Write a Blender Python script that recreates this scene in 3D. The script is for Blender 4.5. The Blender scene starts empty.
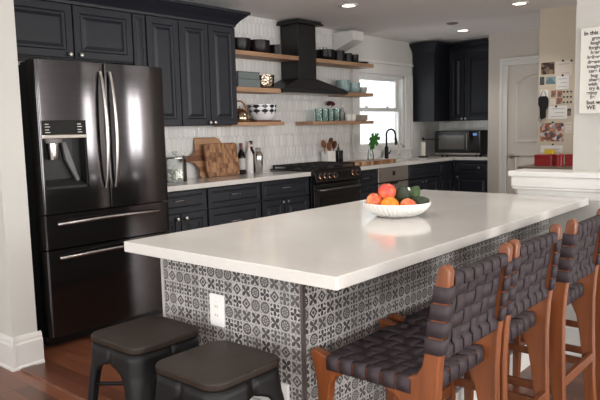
import bpy, math, random
from math import sin, cos, pi, radians
from mathutils import Vector, Matrix
random.seed(7)
scn = bpy.context.scene
COL = scn.collection

# ------------------------------------------------------------------ materials
def lin(c):
    def f(v):
        v /= 255.0
        return v/12.92 if v <= .04045 else ((v+.055)/1.055)**2.4
    return (f(c[0]), f(c[1]), f(c[2]), 1)

class NT:
    """tiny node-expression helper"""
    def __init__(s, name):
        s.mat = bpy.data.materials.new(name); s.mat.use_nodes = True
        s.t = s.mat.node_tree; s.n = s.t.nodes; s.l = s.t.links
        s.bsdf = s.n['Principled BSDF']
    def put(s, sock, v):
        if isinstance(v, bpy.types.NodeSocket): s.l.new(v, sock)
        else: sock.default_value = v
    def m(s, op, a, b=None, c=None):
        n = s.n.new('ShaderNodeMath'); n.operation = op
        s.put(n.inputs[0], a)
        if b is not None: s.put(n.inputs[1], b)
        if c is not None: s.put(n.inputs[2], c)
        return n.outputs[0]
    def coord(s, kind='Object'):
        return s.n.new('ShaderNodeTexCoord').outputs[kind]
    def xyz(s, v):
        n = s.n.new('ShaderNodeSeparateXYZ'); s.l.new(v, n.inputs[0]); return n.outputs
    def comb(s, x, y, z=0.0):
        n = s.n.new('ShaderNodeCombineXYZ')
        for i, q in enumerate((x, y, z)): s.put(n.inputs[i], q)
        return n.outputs[0]
    def scale(s, v, sc):
        n = s.n.new('ShaderNodeMapping'); s.l.new(v, n.inputs[0]); n.inputs['Scale'].default_value = sc
        return n.outputs[0]
    def noise(s, v, scale=5, detail=3, rough=.5, dist=0.0):
        n = s.n.new('ShaderNodeTexNoise'); s.l.new(v, n.inputs['Vector'])
        n.inputs['Scale'].default_value = scale; n.inputs['Detail'].default_value = detail
        n.inputs['Roughness'].default_value = rough; n.inputs['Distortion'].default_value = dist
        return n.outputs['Fac']
    def white(s, v):
        n = s.n.new('ShaderNodeTexWhiteNoise'); n.noise_dimensions = '3D'; s.l.new(v, n.inputs['Vector'])
        return n.outputs['Value']
    def mix(s, f, a, b):
        n = s.n.new('ShaderNodeMix'); n.data_type = 'RGBA'
        s.put(n.inputs[0], f); s.put(n.inputs[6], a); s.put(n.inputs[7], b)
        return n.outputs[2]
    def ramp(s, f, stops):
        n = s.n.new('ShaderNodeValToRGB'); s.put(n.inputs[0], f)
        e = n.color_ramp.elements
        while len(e) < len(stops): e.new(.5)
        for i, (p, c) in enumerate(stops): e[i].position = p; e[i].color = c
        return n.outputs[0]
    def smooth(s, v, a, b):
        n = s.n.new('ShaderNodeMapRange'); n.interpolation_type = 'SMOOTHSTEP'
        s.put(n.inputs[0], v); n.inputs[1].default_value = a; n.inputs[2].default_value = b
        return n.outputs[0]
    def bump(s, h, strength=.3, dist=.01):
        n = s.n.new('ShaderNodeBump'); n.inputs['Strength'].default_value = strength
        n.inputs['Distance'].default_value = dist; s.l.new(h, n.inputs['Height'])
        s.l.new(n.outputs[0], s.bsdf.inputs['Normal'])
    def set(s, **k):
        for a, v in k.items():
            s.put(s.bsdf.inputs[{'color': 'Base Color', 'rough': 'Roughness', 'metal': 'Metallic', 'coat': 'Coat Weight',
                  'coat_rough': 'Coat Roughness', 'spec': 'Specular IOR Level', 'trans': 'Transmission Weight', 'ior': 'IOR',
                  'emit': 'Emission Color', 'emit_s': 'Emission Strength', 'sss': 'Subsurface Weight', 'aniso': 'Anisotropic', 'sheen':'Sheen Weight', 'alpha':'Alpha'}[a]], v)
        return s

def simple(name, rgb, rough=.5, metal=0.0, var=.06, scale=14, bump=0.0, **k):
    g = NT(name); c = lin(rgb)
    f = g.noise(g.coord(), scale, 3)
    d = tuple(min(1, q*(1-var)) for q in c[:3])+(1,); e = tuple(min(1, q*(1+var)) for q in c[:3])+(1,)
    g.set(color=g.mix(f, d, e), rough=rough, metal=metal, **k)
    if bump: g.bump(g.noise(g.coord(), scale*6, 2), bump, .003)
    return g.mat

def wood(name, a, b, axis='x', scale=3.0, rough=.45, coat=0.0, stretch=12, spec=.5):
    g = NT(name)
    st = {'x': (scale, scale*stretch, scale*stretch), 'y': (scale*stretch, scale, scale*stretch), 'z': (scale*stretch, scale*stretch, scale)}[axis]
    v = g.scale(g.coord(), st)
    f = g.noise(v, 1.0, 5, .6, .6)
    f2 = g.noise(g.coord(), 3.0, 2)
    ff = g.m('ADD', g.m('MULTIPLY', f, .75), g.m('MULTIPLY', f2, .25))
    g.set(color=g.ramp(ff, [(.3, lin(a)), (.7, lin(b))]), rough=rough, coat=coat, coat_rough=.2, spec=spec)
    g.bump(f, .08, .002)
    return g.mat

M = {}
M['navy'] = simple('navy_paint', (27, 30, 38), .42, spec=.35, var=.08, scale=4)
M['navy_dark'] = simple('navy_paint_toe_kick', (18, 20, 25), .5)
M['wall'] = simple('off_white_wall_paint', (196, 195, 190), .7, var=.02, scale=3, bump=.03)
M['wall_cream'] = simple('cream_wall_paint', (198, 188, 170), .7, var=.02, scale=3, bump=.03)
M['wall_grey'] = simple('warm_grey_wall_paint', (192, 185, 177), .7, var=.02, scale=3, bump=.03)
M['ceiling'] = simple('ceiling_paint', (233, 231, 230), .85, var=.02, scale=2, bump=.03)
M['trim'] = simple('white_gloss_trim', (212, 211, 208), .35, var=.01)
M['door'] = simple('door_paint', (206, 199, 191), .45, var=.01)
M['black_metal'] = simple('black_powder_coat', (9, 9, 11), .5, spec=.28, var=.12, scale=20)
M['hood'] = simple('black_hood_enamel', (17, 17, 18), .42, var=.15, scale=9)
M['knob'] = simple('brushed_nickel', (170, 168, 165), .3, 1.0)
M['chrome'] = simple('polished_steel', (200, 198, 195), .16, 1.0, var=.03)
M['steel'] = simple('stainless_steel', (168, 162, 155), .33, .9, var=.04)
M['black_glass'] = simple('black_glass', (8, 8, 10), .08, var=.02)
M['black_enamel'] = simple('black_enamel', (16, 16, 18), .25, var=.1)
M['cast_iron'] = simple('cast_iron', (14, 14, 15), .6, var=.2, scale=60)
M['black_ceramic'] = simple('black_glazed_ceramic', (14, 12, 14), .35, spec=.3, var=.1)
M['plum_ceramic'] = simple('dark_plum_ceramic', (26, 15, 19), .35, var=.1, spec=.3)
M['white_ceramic'] = simple('white_glazed_ceramic', (232, 230, 226), .2, var=.01)
M['cream_ceramic'] = simple('cream_ceramic', (205, 196, 184), .35, var=.02)
M['grey_ceramic'] = simple('grey_glazed_ceramic', (168, 166, 163), .3, var=.03)
M['teal_ceramic'] = simple('pale_teal_glaze', (138, 163, 164), .22, var=.05)
M['white_plastic'] = simple('white_plastic', (226, 226, 224), .35, var=.01)
M['black_plastic'] = simple('black_plastic', (18, 18, 20), .4, var=.05)
M['rubber'] = simple('black_rubber', (15, 15, 15), .8)
M['strap'] = simple('charcoal_leather', (54, 46, 50), .62, spec=.25, var=.25, scale=30, bump=.25)
M['stoolwood'] = wood('honey_brown_stool_wood', (88, 45, 20), (130, 72, 36), 'z', 2.2, .38, .15)
M['stoolwood_x'] = wood('honey_brown_rail_wood', (88, 45, 20), (128, 71, 35), 'x', 2.2, .38, .15)
M['shelf'] = wood('oak_shelf_wood', (140, 104, 78), (184, 148, 116), 'x', 2.0, .5)
M['darkseat'] = wood('dark_stained_seat_wood', (26, 19, 14), (42, 32, 25), 'x', 2.6, .5, 0, 12, .3)
M['board'] = None
M['red'] = simple('red_enamel', (150, 16, 22), .3, var=.1)
M['brown_top'] = wood('grey_brown_table_wood', (110, 95, 82), (140, 122, 106), 'y', 2.0, .4)
M['darkwood'] = wood('espresso_wood', (34, 24, 20), (52, 38, 31), 'z', 2.0, .5)
M['paper'] = simple('white_paper', (214, 206, 196), .8, var=.03)
M['ink'] = simple('black_ink', (52, 50, 50), .8)
M['fabric_black'] = simple('black_cloth', (20, 20, 24), .9, var=.2, scale=40)
M['utensil_wood'] = wood('utensil_wood', (118, 70, 40), (168, 112, 70), 'z', 4, .5)
M['dark_utensil'] = wood('dark_utensil_wood', (70, 38, 24), (112, 66, 42), 'z', 4, .5)
M['leaf'] = simple('monstera_leaf', (44, 108, 36), .4, var=.2, scale=20)
M['stem'] = simple('green_stem', (70, 110, 50), .5)
M['copper'] = simple('warm_steel', (196, 176, 150), .16, 1.0, var=.05)
M['lampglow'] = simple('lamp_diffuser', (255, 244, 225), .5, emit=(1, .9, .75, 1), emit_s=9.0)
M['pink'] = simple('blush_foil', (206, 170, 160), .4)

def glass(name, rgb=(255, 255, 255), rough=.02, refl=.9):
    """thin-walled glass: tinted transmission plus fresnel reflection"""
    g = NT(name); g.n.remove(g.bsdf); out = g.n['Material Output']
    tr = g.n.new('ShaderNodeBsdfTransparent'); tr.inputs[0].default_value = lin(rgb)
    gl = g.n.new('ShaderNodeBsdfGlossy'); gl.inputs['Roughness'].default_value = rough
    fr_ = g.n.new('ShaderNodeFresnel'); fr_.inputs[0].default_value = 1.45
    mx_ = g.n.new('ShaderNodeMixShader'); g.l.new(g.m('MULTIPLY', fr_.outputs[0], refl), mx_.inputs[0])
    g.l.new(tr.outputs[0], mx_.inputs[1]); g.l.new(gl.outputs[0], mx_.inputs[2]); g.l.new(mx_.outputs[0], out.inputs[0])
    return g.mat
M['glass'] = glass('clear_glass', (251, 253, 253))
M['teal_glass'] = glass('teal_tinted_glass', (238, 249, 248))
M['pane'] = glass('window_glass', (252, 253, 253), 0.0, .6)

# white quartz
g = NT('white_quartz'); o = g.coord()
f = g.noise(o, 3, 4); f2 = g.noise(o, 220, 1)
ff = g.m('ADD', g.m('MULTIPLY', f, .7), g.m('MULTIPLY', f2, .3))
g.set(color=g.ramp(ff, [(.3, lin((200, 197, 193))), (.7, lin((212, 210, 206)))]), rough=.11, spec=.5)
M['quartz'] = g.mat

# brushed black stainless
g = NT('black_stainless'); o = g.coord()
f = g.noise(g.scale(o, (2, 2, 260)), 1, 2)
g.set(color=g.mix(f, lin((70, 68, 71)), lin((84, 82, 84))), rough=g.m('MULTIPLY_ADD', f, .04, .095), metal=.95)
M['fridge'] = g.mat
M['fridge_body'] = simple('fridge_side_black', (20, 20, 22), .5)
M['fridge_bar'] = simple('fridge_handle_steel', (176, 172, 170), .27, 1.0, var=.03)

# picket (elongated hexagon) wall tile
def picket():
    g = NT('white_picket_tile'); s = g.xyz(g.coord('UV'))
    u, v = s[0], s[1]
    w, H, hp = .056, .15, .028
    P = H-hp
    def lattice(ou, ov):
        cu = g.m('ROUND', g.m('DIVIDE', g.m('SUBTRACT', u, ou), w))
        cv = g.m('ROUND', g.m('DIVIDE', g.m('SUBTRACT', v, ov), 2*P))
        du = g.m('SUBTRACT', g.m('SUBTRACT', u, ou), g.m('MULTIPLY', cu, w))
        dv = g.m('SUBTRACT', g.m('SUBTRACT', v, ov), g.m('MULTIPLY', cv, 2*P))
        a, b = g.m('ABSOLUTE', du), g.m('ABSOLUTE', dv)
        m1 = g.m('SUBTRACT', w/2, a)
        m2 = g.m('MULTIPLY', g.m('SUBTRACT', g.m('SUBTRACT', H/2, b), g.m('MULTIPLY', a, 2*hp/w)), .7)
        d = g.m('MINIMUM', m1, m2)
        rnd = g.white(g.comb(g.m('ADD', cu, ou*91), g.m('ADD', cv, ov*37), 1.3))
        tilt = g.m('ADD', g.m('MULTIPLY', g.m('SUBTRACT', rnd, .5), g.m('MULTIPLY', du, .05)),
                   g.m('MULTIPLY', g.m('SUBTRACT', g.m('FRACT', g.m('MULTIPLY', rnd, 17.0)), .5), g.m('MULTIPLY', dv, .03)))
        return d, rnd, tilt
    d1, r1, t1 = lattice(0.0, 0.0); d2, r2, t2 = lattice(w/2, P)
    d = g.m('MAXIMUM', d1, d2)
    pick = g.m('GREATER_THAN', d1, d2)
    rnd = g.m('ADD', g.m('MULTIPLY', pick, r1), g.m('MULTIPLY', g.m('SUBTRACT', 1.0, pick), r2))
    tilt = g.m('ADD', g.m('MULTIPLY', pick, t1), g.m('MULTIPLY', g.m('SUBTRACT', 1.0, pick), t2))
    inside = g.smooth(d, .0008, .0022)
    tile = g.mix(rnd, lin((214, 213, 211)), lin((228, 227, 226)))
    g.set(color=g.mix(inside, lin((186, 183, 180)), tile), rough=g.m('MULTIPLY_ADD', inside, -.5, .62))
    h = g.m('ADD', g.m('MULTIPLY', g.smooth(d, 0.0, .007), .0022), tilt)
    n = g.n.new('ShaderNodeBump'); n.inputs['Strength'].default_value = 1.0; n.inputs['Distance'].default_value = 1.0
    g.l.new(h, n.inputs['Height']); g.l.new(n.outputs[0], g.bsdf.inputs['Normal'])
    return g.mat
M['picket'] = picket()

# patterned cement tile on the island
def mosaic():
    g = NT('patterned_cement_tile'); s = g.xyz(g.coord('UV'))
    K = 1/.045
    u, v = g.m('MULTIPLY', s[0], K), g.m('MULTIPLY', s[1], K)
    iu, iv = g.m('FLOOR', u), g.m('FLOOR', v)
    a = g.m('SUBTRACT', g.m('FRACT', u), .5); b = g.m('SUBTRACT', g.m('FRACT', v), .5)
    rnd = g.white(g.comb(iu, iv, 3.7)); rnd2 = g.white(g.comb(iu, iv, 9.1))
    r = g.m('SQRT', g.m('ADD', g.m('MULTIPLY', a, a), g.m('MULTIPLY', b, b)))
    th = g.m('ARCTAN2', b, a)
    c4 = g.m('COSINE', g.m('MULTIPLY', th, 4.0)); c8 = g.m('COSINE', g.m('MULTIPLY', th, 8.0))
    aa, ab = g.m('ABSOLUTE', a), g.m('ABSOLUTE', b)
    ca, cb = g.m('SUBTRACT', .5, aa), g.m('SUBTRACT', .5, ab)
    rc = g.m('SQRT', g.m('ADD', g.m('MULTIPLY', ca, ca), g.m('MULTIPLY', cb, cb)))      # distance to the nearest corner
    def petals(n, amp, hole): 
        k = g.m('ABSOLUTE', g.m('COSINE', g.m('MULTIPLY', th, n)))
        return g.m('MINIMUM', g.m('SUBTRACT', g.m('MULTIPLY', k, amp), r), g.m('SUBTRACT', r, hole))
    ring = g.m('SUBTRACT', .07, g.m('ABSOLUTE', g.m('SUBTRACT', rc, .21)))
    dot = g.m('SUBTRACT', .13, rc)
    side = g.m('SUBTRACT', .11, g.m('SQRT', g.m('ADD', g.m('MULTIPLY', g.m('MINIMUM', ca, cb), g.m('MINIMUM', ca, cb)), g.m('MULTIPLY', g.m('MINIMUM', aa, ab), g.m('MINIMUM', aa, ab)))))
    rot = g.m('ABSOLUTE', g.m('SINE', g.m('MULTIPLY', th, 2.0)))
    pet45 = g.m('MINIMUM', g.m('SUBTRACT', g.m('MULTIPLY', rot, .54), r), g.m('SUBTRACT', r, .06))
    p1 = g.m('MAXIMUM', petals(2.0, .50, .06), ring)
    p2 = g.m('MAXIMUM', g.m('MAXIMUM', pet45, side), g.m('SUBTRACT', .05, r))
    p3 = g.m('MAXIMUM', g.m('MAXIMUM', petals(4.0, .33, .06), g.m('SUBTRACT', .06, g.m('ABSOLUTE', g.m('SUBTRACT', r, .38)))), dot)
    p4 = g.m('MAXIMUM', g.m('SUBTRACT', .09, g.m('ABSOLUTE', g.m('SUBTRACT', g.m('ADD', aa, ab), .38))), g.m('MAXIMUM', dot, g.m('SUBTRACT', .12, r)))
    def sel(t, lo, hi): return g.m('MULTIPLY', g.m('GREATER_THAN', t, lo), g.m('LESS_THAN', t, hi))
    tot = None
    for p, lo, hi in ((p1, -1, .3), (p2, .3, .6), (p3, .6, .85), (p4, .85, 2)):
        q = g.m('MULTIPLY', p, sel(rnd, lo, hi))
        tot = q if tot is None else g.m('ADD', tot, q)
    dark = g.smooth(tot, -.035, .005)
    edge = g.m('MAXIMUM', g.m('ABSOLUTE', a), g.m('ABSOLUTE', b))
    inside = g.m('SUBTRACT', 1.0, g.smooth(edge, .43, .47))
    dark = g.m('MULTIPLY', dark, inside)
    wear = g.noise(g.coord('UV'), 40, 2)
    light = g.mix(rnd2, lin((178, 175, 172)), lin((152, 150, 148)))
    dk = g.mix(rnd2, lin((50, 49, 51)), lin((82, 80, 80)))
    g.set(color=g.mix(dark, light, dk), rough=.55)
    return g.mat
M['mosaic'] = mosaic()

# plank floor (boards run along Y)
def floor_mat():
    g = NT('red_brown_plank_floor'); s = g.xyz(g.coord('UV'))
    x, y = s[0], s[1]
    W = .085
    row = g.m('FLOOR', g.m('DIVIDE', x, W)); fx = g.m('FRACT', g.m('DIVIDE', x, W))
    off = g.white(g.comb(row, 2.0, .5))
    yy = g.m('ADD', g.m('DIVIDE', y, 1.15), g.m('MULTIPLY', off, 5.0))
    col = g.m('FLOOR', yy); fy = g.m('FRACT', yy)
    rnd = g.white(g.comb(row, col, 7.0))
    v = g.comb(g.m('ADD', g.m('MULTIPLY', x, 34.0), g.m('MULTIPLY', rnd, 40.0)), g.m('MULTIPLY', y, 2.2), rnd)
    gr = g.noise(v, 1.0, 5, .6, .5)
    base = g.ramp(g.m('ADD', g.m('MULTIPLY', gr, .55), g.m('MULTIPLY', rnd, .4)),
                  [(.15, lin((66, 37, 26))), (.5, lin((98, 57, 39))), (.85, lin((126, 78, 54)))])
    e1 = g.m('MINIMUM', fx, g.m('SUBTRACT', 1.0, fx)); e2 = g.m('MINIMUM', fy, g.m('SUBTRACT', 1.0, fy))
    gap = g.m('MULTIPLY', g.smooth(e1, .0, .03), g.smooth(e2, .0, .003))
    g.set(color=g.mix(gap, lin((30, 15, 11)), base), rough=g.m('MULTIPLY_ADD', gr, .2, .22), coat=.15, coat_rough=.2)
    g.bump(gap, .25, .002)
    return g.mat
M['floor'] = floor_mat()

# butcher block (end-grain mosaic) and striped board
def block(name, cols, sx, sy, axes=('x', 'z')):
    g = NT(name); s = g.xyz(g.coord()); ix = {'x': 0, 'y': 1, 'z': 2}
    u, v = g.m('DIVIDE', s[ix[axes[0]]], sx), g.m('DIVIDE', s[ix[axes[1]]], sy)
    iu = g.m('FLOOR', u); v2 = g.m('ADD', v, g.m('MULTIPLY', g.white(g.comb(iu, 1.0, 2.0)), 1.0))
    iv = g.m('FLOOR', v2)
    rnd = g.white(g.comb(iu, iv, 4.0))
    gr = g.noise(g.scale(g.coord(), (18, 18, 60)), 1, 3)
    f = g.m('ADD', g.m('MULTIPLY', rnd, .75), g.m('MULTIPLY', gr, .25))
    g.set(color=g.ramp(f, [(.1, lin(cols[0])), (.45, lin(cols[1])), (.9, lin(cols[2]))]), rough=.5)
    return g.mat
M['butcher'] = block('end_grain_butcher_block', ((92, 56, 34), (132, 90, 58), (170, 128, 90)), .022, .045)
M['paddle'] = block('striped_board_wood', ((104, 62, 40), (140, 96, 66), (178, 138, 104)), .6, .05)
M['butcher_flat'] = block('checkered_end_grain_edge', ((96, 60, 38), (150, 108, 74), (202, 168, 132)), .045, .6, ('x', 'z'))

# fruit skins
def fruit(name, stops, scale=3.0, rough=.45, bump=.1, bscale=90):
    g = NT(name)
    n = g.noise(g.coord(), scale*6, 3, .5, .3)
    g.set(color=g.ramp(n, [(p, lin(c)) for p, c in stops]), rough=rough)
    g.bump(g.noise(g.coord(), bscale, 2), bump, .004)
    return g.mat
M['peach'] = fruit('blushed_peach_skin', [(.35, (196, 78, 50)), (.52, (214, 118, 76)), (.66, (226, 156, 104))], 3)
M['redfruit'] = fruit('red_pink_skin', [(.3, (186, 46, 44)), (.5, (208, 84, 64)), (.68, (222, 140, 92))], 2.2)
M['orange'] = fruit('orange_peel', [(.3, (226, 118, 22)), (.7, (240, 148, 40))], 4, .4, .25, 260)
M['avocado'] = fruit('dark_green_pebbled_skin', [(.3, (22, 34, 20)), (.7, (44, 62, 32))], 5, .5, .8, 200)
M['avocado2'] = fruit('mid_green_pebbled_skin', [(.3, (38, 62, 26)), (.7, (66, 92, 42))], 5, .5, .8, 200)
M['sticker'] = simple('white_sticker', (225, 225, 220), .5)
M['marsh'] = simple('cream_pods', (222, 216, 204), .6)

# black-and-white diamond bowl
g = NT('diamond_pattern_glaze'); s = g.xyz(g.coord())
an = g.m('MULTIPLY', g.m('ARCTAN2', s[1], s[0]), 5.0/pi)
zz = g.m('MULTIPLY', s[2], 22.0)
chk = g.m('MULTIPLY', g.m('SINE', g.m('MULTIPLY', g.m('ADD', an, zz), pi)), g.m('SINE', g.m('MULTIPLY', g.m('SUBTRACT', an, zz), pi)))
band = g.m('MULTIPLY', g.m('GREATER_THAN', s[2], .06), g.m('LESS_THAN', s[2], .15))
g.set(color=g.mix(g.m('MULTIPLY', g.smooth(chk, -.08, .08), band), lin((224, 224, 228)), lin((30, 32, 40))), rough=.2); M['diamond'] = g.mat

def photo_mat(name, cols, scale):
    g = NT(name); n = g.n.new('ShaderNodeTexVoronoi'); g.l.new(g.coord(), n.inputs['Vector']); n.inputs['Scale'].default_value = scale
    f = g.xyz(n.outputs['Color'])[0]
    k = len(cols)
    g.set(color=g.ramp(f, [(i/(k-1), lin(c)) for i, c in enumerate(cols)]), rough=.4); return g.mat
M['ph_dark'] = photo_mat('dark_photo_print', [(26, 20, 20), (60, 40, 34), (150, 128, 110)], 26)
M['ph_group'] = photo_mat('group_photo_print', [(120, 60, 40), (176, 120, 84), (210, 206, 204), (58, 66, 82), (150, 84, 56)], 34)
M['ph_blue'] = photo_mat('pale_blue_photo_print', [(140, 164, 172), (120, 150, 160), (60, 80, 84)], 18)
M['ph_red'] = photo_mat('reddish_photo_print', [(110, 44, 36), (170, 110, 90), (70, 52, 48), (200, 170, 150)], 40)
M['ph_teal'] = photo_mat('dark_teal_photo_print', [(36, 40, 46), (90, 96, 100), (26, 24, 26)], 30)
M['yellow'] = simple('yellow_card', (214, 186, 50), .6)

# ------------------------------------------------------------------ mesh helpers
class MB:
    def __init__(s): s.v = []; s.f = []
    def add(s, vs, fs):
        o = len(s.v); s.v += [tuple(q) for q in vs]; s.f += [tuple(i+o for i in f) for f in fs]; return s
    def box(s, x0, x1, y0, y1, z0, z1):
        return s.add([(x0,y0,z0),(x1,y0,z0),(x1,y1,z0),(x0,y1,z0),(x0,y0,z1),(x1,y0,z1),(x1,y1,z1),(x0,y1,z1)],
                     [(3,2,1,0),(4,5,6,7),(0,1,5,4),(1,2,6,5),(2,3,7,6),(3,0,4,7)])
    def lathe(s, prof, c=(0,0,0), n=28, sx=1, sy=1):
        vs = []; fs = []; k = len(prof)
        for i in range(n):
            a = 2*pi*i/n
            for r, z in prof: vs.append((c[0]+r*cos(a)*sx, c[1]+r*sin(a)*sy, c[2]+z))
        for i in range(n):
            j = (i+1) % n
            for q in range(k-1):
                fs.append((i*k+q, j*k+q, j*k+q+1, i*k+q+1))
        if prof[0][0] > 1e-6: fs.append(tuple(i*k for i in range(n))[::-1])
        if prof[-1][0] > 1e-6: fs.append(tuple(i*k+k-1 for i in range(n)))
        return s.add(vs, fs)
    def tube(s, pts, r, n=10):
        pts = [Vector(p) for p in pts]; k = len(pts)
        rs = r if isinstance(r, (list, tuple)) else [r]*k
        t0 = (pts[1]-pts[0]).normalized(); u = t0.orthogonal().normalized()
        vs = []; fs = []
        for i, p in enumerate(pts):
            t = (pts[min(i+1, k-1)]-pts[max(i-1, 0)]).normalized()
            u = (u - t*u.dot(t)).normalized(); w = t.cross(u)
            for j in range(n):
                a = 2*pi*j/n; vs.append(p + (u*cos(a)+w*sin(a))*rs[i])
        for i in range(k-1):
            for j in range(n):
                fs.append((i*n+j, i*n+(j+1) % n, (i+1)*n+(j+1) % n, (i+1)*n+j))
        fs.append(tuple(range(n))[::-1]); fs.append(tuple((k-1)*n+j for j in range(n)))
        return s.add(vs, fs)
    def prism(s, poly, axis, a0, a1):
        """poly in the two other axes (cyclic order kept: x->(y,z), y->(x,z), z->(x,y))"""
        def P(p, a):
            return {'x': (a, p[0], p[1]), 'y': (p[0], a, p[1]), 'z': (p[0], p[1], a)}[axis]
        n = len(poly)
        vs = [P(p, a0) for p in poly]+[P(p, a1) for p in poly]
        fs = [tuple(range(n))[::-1], tuple(range(n, 2*n))]+[(i, (i+1) % n, n+(i+1) % n, n+i) for i in range(n)]
        return s.add(vs, fs)
    def rings(s, w, h, t, rings, x=0, y=0, z=0):
        """rectangular panel in XZ facing -Y: rings = (inset, depth)"""
        vs = [(x, y+t, z), (x+w, y+t, z), (x+w, y+t, z+h), (x, y+t, z+h)]; fs = [(0, 3, 2, 1)][::-1]
        for i, d in rings:
            vs += [(x+i, y+d, z+i), (x+w-i, y+d, z+i), (x+w-i, y+d, z+h-i), (x+i, y+d, z+h-i)]
        for k in range(len(rings)):
            a, b = 4*k, 4*k+4
            for j in range(4): fs.append((a+j, a+(j+1) % 4, b+(j+1) % 4, b+j))
        q = 4*len(rings); fs.append((q, q+1, q+2, q+3))
        return s.add(vs, fs)
    def strip(s, path, wdir, w):
        wd = Vector(wdir).normalized()*w/2; vs = []
        for p in path: p = Vector(p); vs += [p-wd, p+wd]
        return s.add(vs, [(2*i, 2*i+1, 2*i+3, 2*i+2) for i in range(len(path)-1)])
    def xf(s, m):
        s.v = [tuple(m @ Vector(q)) for q in s.v]; return s
    def join(s, o): return s.add(o.v, o.f)
    def build(s, name, mat, parent=None, world=True, smooth=False, bevel=0.0, solid=0.0, sub=0, ang=38, seg=2):
        off = Vector(parent_loc(parent)) if (parent is not None and world) else Vector((0, 0, 0))
        me = bpy.data.meshes.new(name)
        me.from_pydata([tuple(Vector(q)-off) for q in s.v], [], s.f); me.validate()
        import bmesh
        bm = bmesh.new(); bm.from_mesh(me); bmesh.ops.recalc_face_normals(bm, faces=bm.faces)
        uv = bm.loops.layers.uv.new('UVMap')
        for f in bm.faces:
            n = f.normal; ax = max(range(3), key=lambda i: abs(n[i]))
            for l in f.loops:
                c = l.vert.co+off
                l[uv].uv = (c.y, c.z) if ax == 0 else ((c.x, c.z) if ax == 1 else (c.x, c.y))
        bm.to_mesh(me); bm.free()
        me.materials.append(mat)
        if smooth:
            me.shade_smooth(); me.set_sharp_from_angle(angle=radians(ang))
        ob = bpy.data.objects.new(name, me); COL.objects.link(ob)
        if parent is not None: ob.parent = parent
        if solid:
            m = ob.modifiers.new('solid', 'SOLIDIFY'); m.thickness = solid; m.offset = 0
        if bevel:
            m = ob.modifiers.new('bevel', 'BEVEL'); m.width = bevel; m.segments = seg; m.limit_method = 'ANGLE'; m.angle_limit = radians(40)
        if sub:
            m = ob.modifiers.new('sub', 'SUBSURF'); m.levels = sub; m.render_levels = sub
        return ob

def parent_loc(p):
    v = Vector((0, 0, 0))
    while p is not None: v += Vector(p.location); p = p.parent
    return v
def tag(o, label, cat, group=None):
    o['label'] = label; o['category'] = cat
    if group: o['group'] = group
    return o
def thing(name, label, cat, loc=(0, 0, 0), rotz=0, group=None):
    o = bpy.data.objects.new(name, None); COL.objects.link(o); o.location = loc; o.rotation_euler = (0, 0, rotz)
    o.empty_display_size = .05
    return tag(o, label, cat, group)
def struct(ob):
    ob['kind'] = 'structure'; return ob
def dup(root, loc, label, rotz=None, group=None):
    r = root.copy(); COL.objects.link(r); r.location = loc
    if rotz is not None: r.rotation_euler = (0, 0, rotz)
    r['label'] = label
    if group: r['group'] = group
    for ch in list(root.children):
        c = ch.copy(); COL.objects.link(c); c.parent = r
        for q in list(ch.children):
            d = q.copy(); COL.objects.link(d); d.parent = c
    return r
def txt(name, body, size, mat, parent, loc, rot, align='LEFT', ext=.0006):
    cu = bpy.data.curves.new(name, 'FONT'); cu.body = body; cu.size = size; cu.align_x = align; cu.extrude = ext; cu.offset = .0009
    tmp = bpy.data.objects.new('tmp_text', cu); COL.objects.link(tmp)
    dg = bpy.context.evaluated_depsgraph_get()
    me = bpy.data.meshes.new_from_object(tmp.evaluated_get(dg)); bpy.data.objects.remove(tmp); bpy.data.curves.remove(cu)
    me.materials.clear(); me.materials.append(mat); me.name = name
    ob = bpy.data.objects.new(name, me); COL.objects.link(ob); ob.parent = parent
    ob.location = Vector(loc)-(parent_loc(parent) if parent else Vector()); ob.rotation_euler = rot
    return ob
def rrect(x0, x1, y0, y1, r, n=5):
    pts = []
    for cx, cy, a0 in ((x1-r, y1-r, 0), (x0+r, y1-r, 90), (x0+r, y0+r, 180), (x1-r, y0+r, 270)):
        for i in range(n+1):
            a = radians(a0+90*i/n); pts.append((cx+r*cos(a), cy+r*sin(a)))
    return pts
FACE_MX = lambda x, y, z: Matrix(((0, 1, 0, x), (-1, 0, 0, y), (0, 0, 1, z), (0, 0, 0, 1)))  # local -Y front -> world -X front, local x -> world -y

RAISED = [(0, .003), (.003, 0), (.050, 0), (.054, .006), (.060, .009), (.072, .009), (.092, .002), (.096, .001)]
FLATP = [(0, .003), (.003, 0), (.030, 0), (.034, .005), (.040, .006), (.050, .002), (.053, .001)]
def panel(w, h, t=.022, rings=RAISED):
    k = min(1.0, (min(w, h)/2-.012)/rings[-1][0])
    return MB().rings(w, h, t, [(i*k, d) for i, d in rings])

# ------------------------------------------------------------------ room shell
HC = 2.44
struct(MB().box(-2.7, 9.2, -3.2, 4.7, -.1, 0).build('floor', M['floor']))
struct(MB().box(-2.7, 9.2, -3.2, 4.7, HC, HC+.1).build('ceiling', M['ceiling']))

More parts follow.
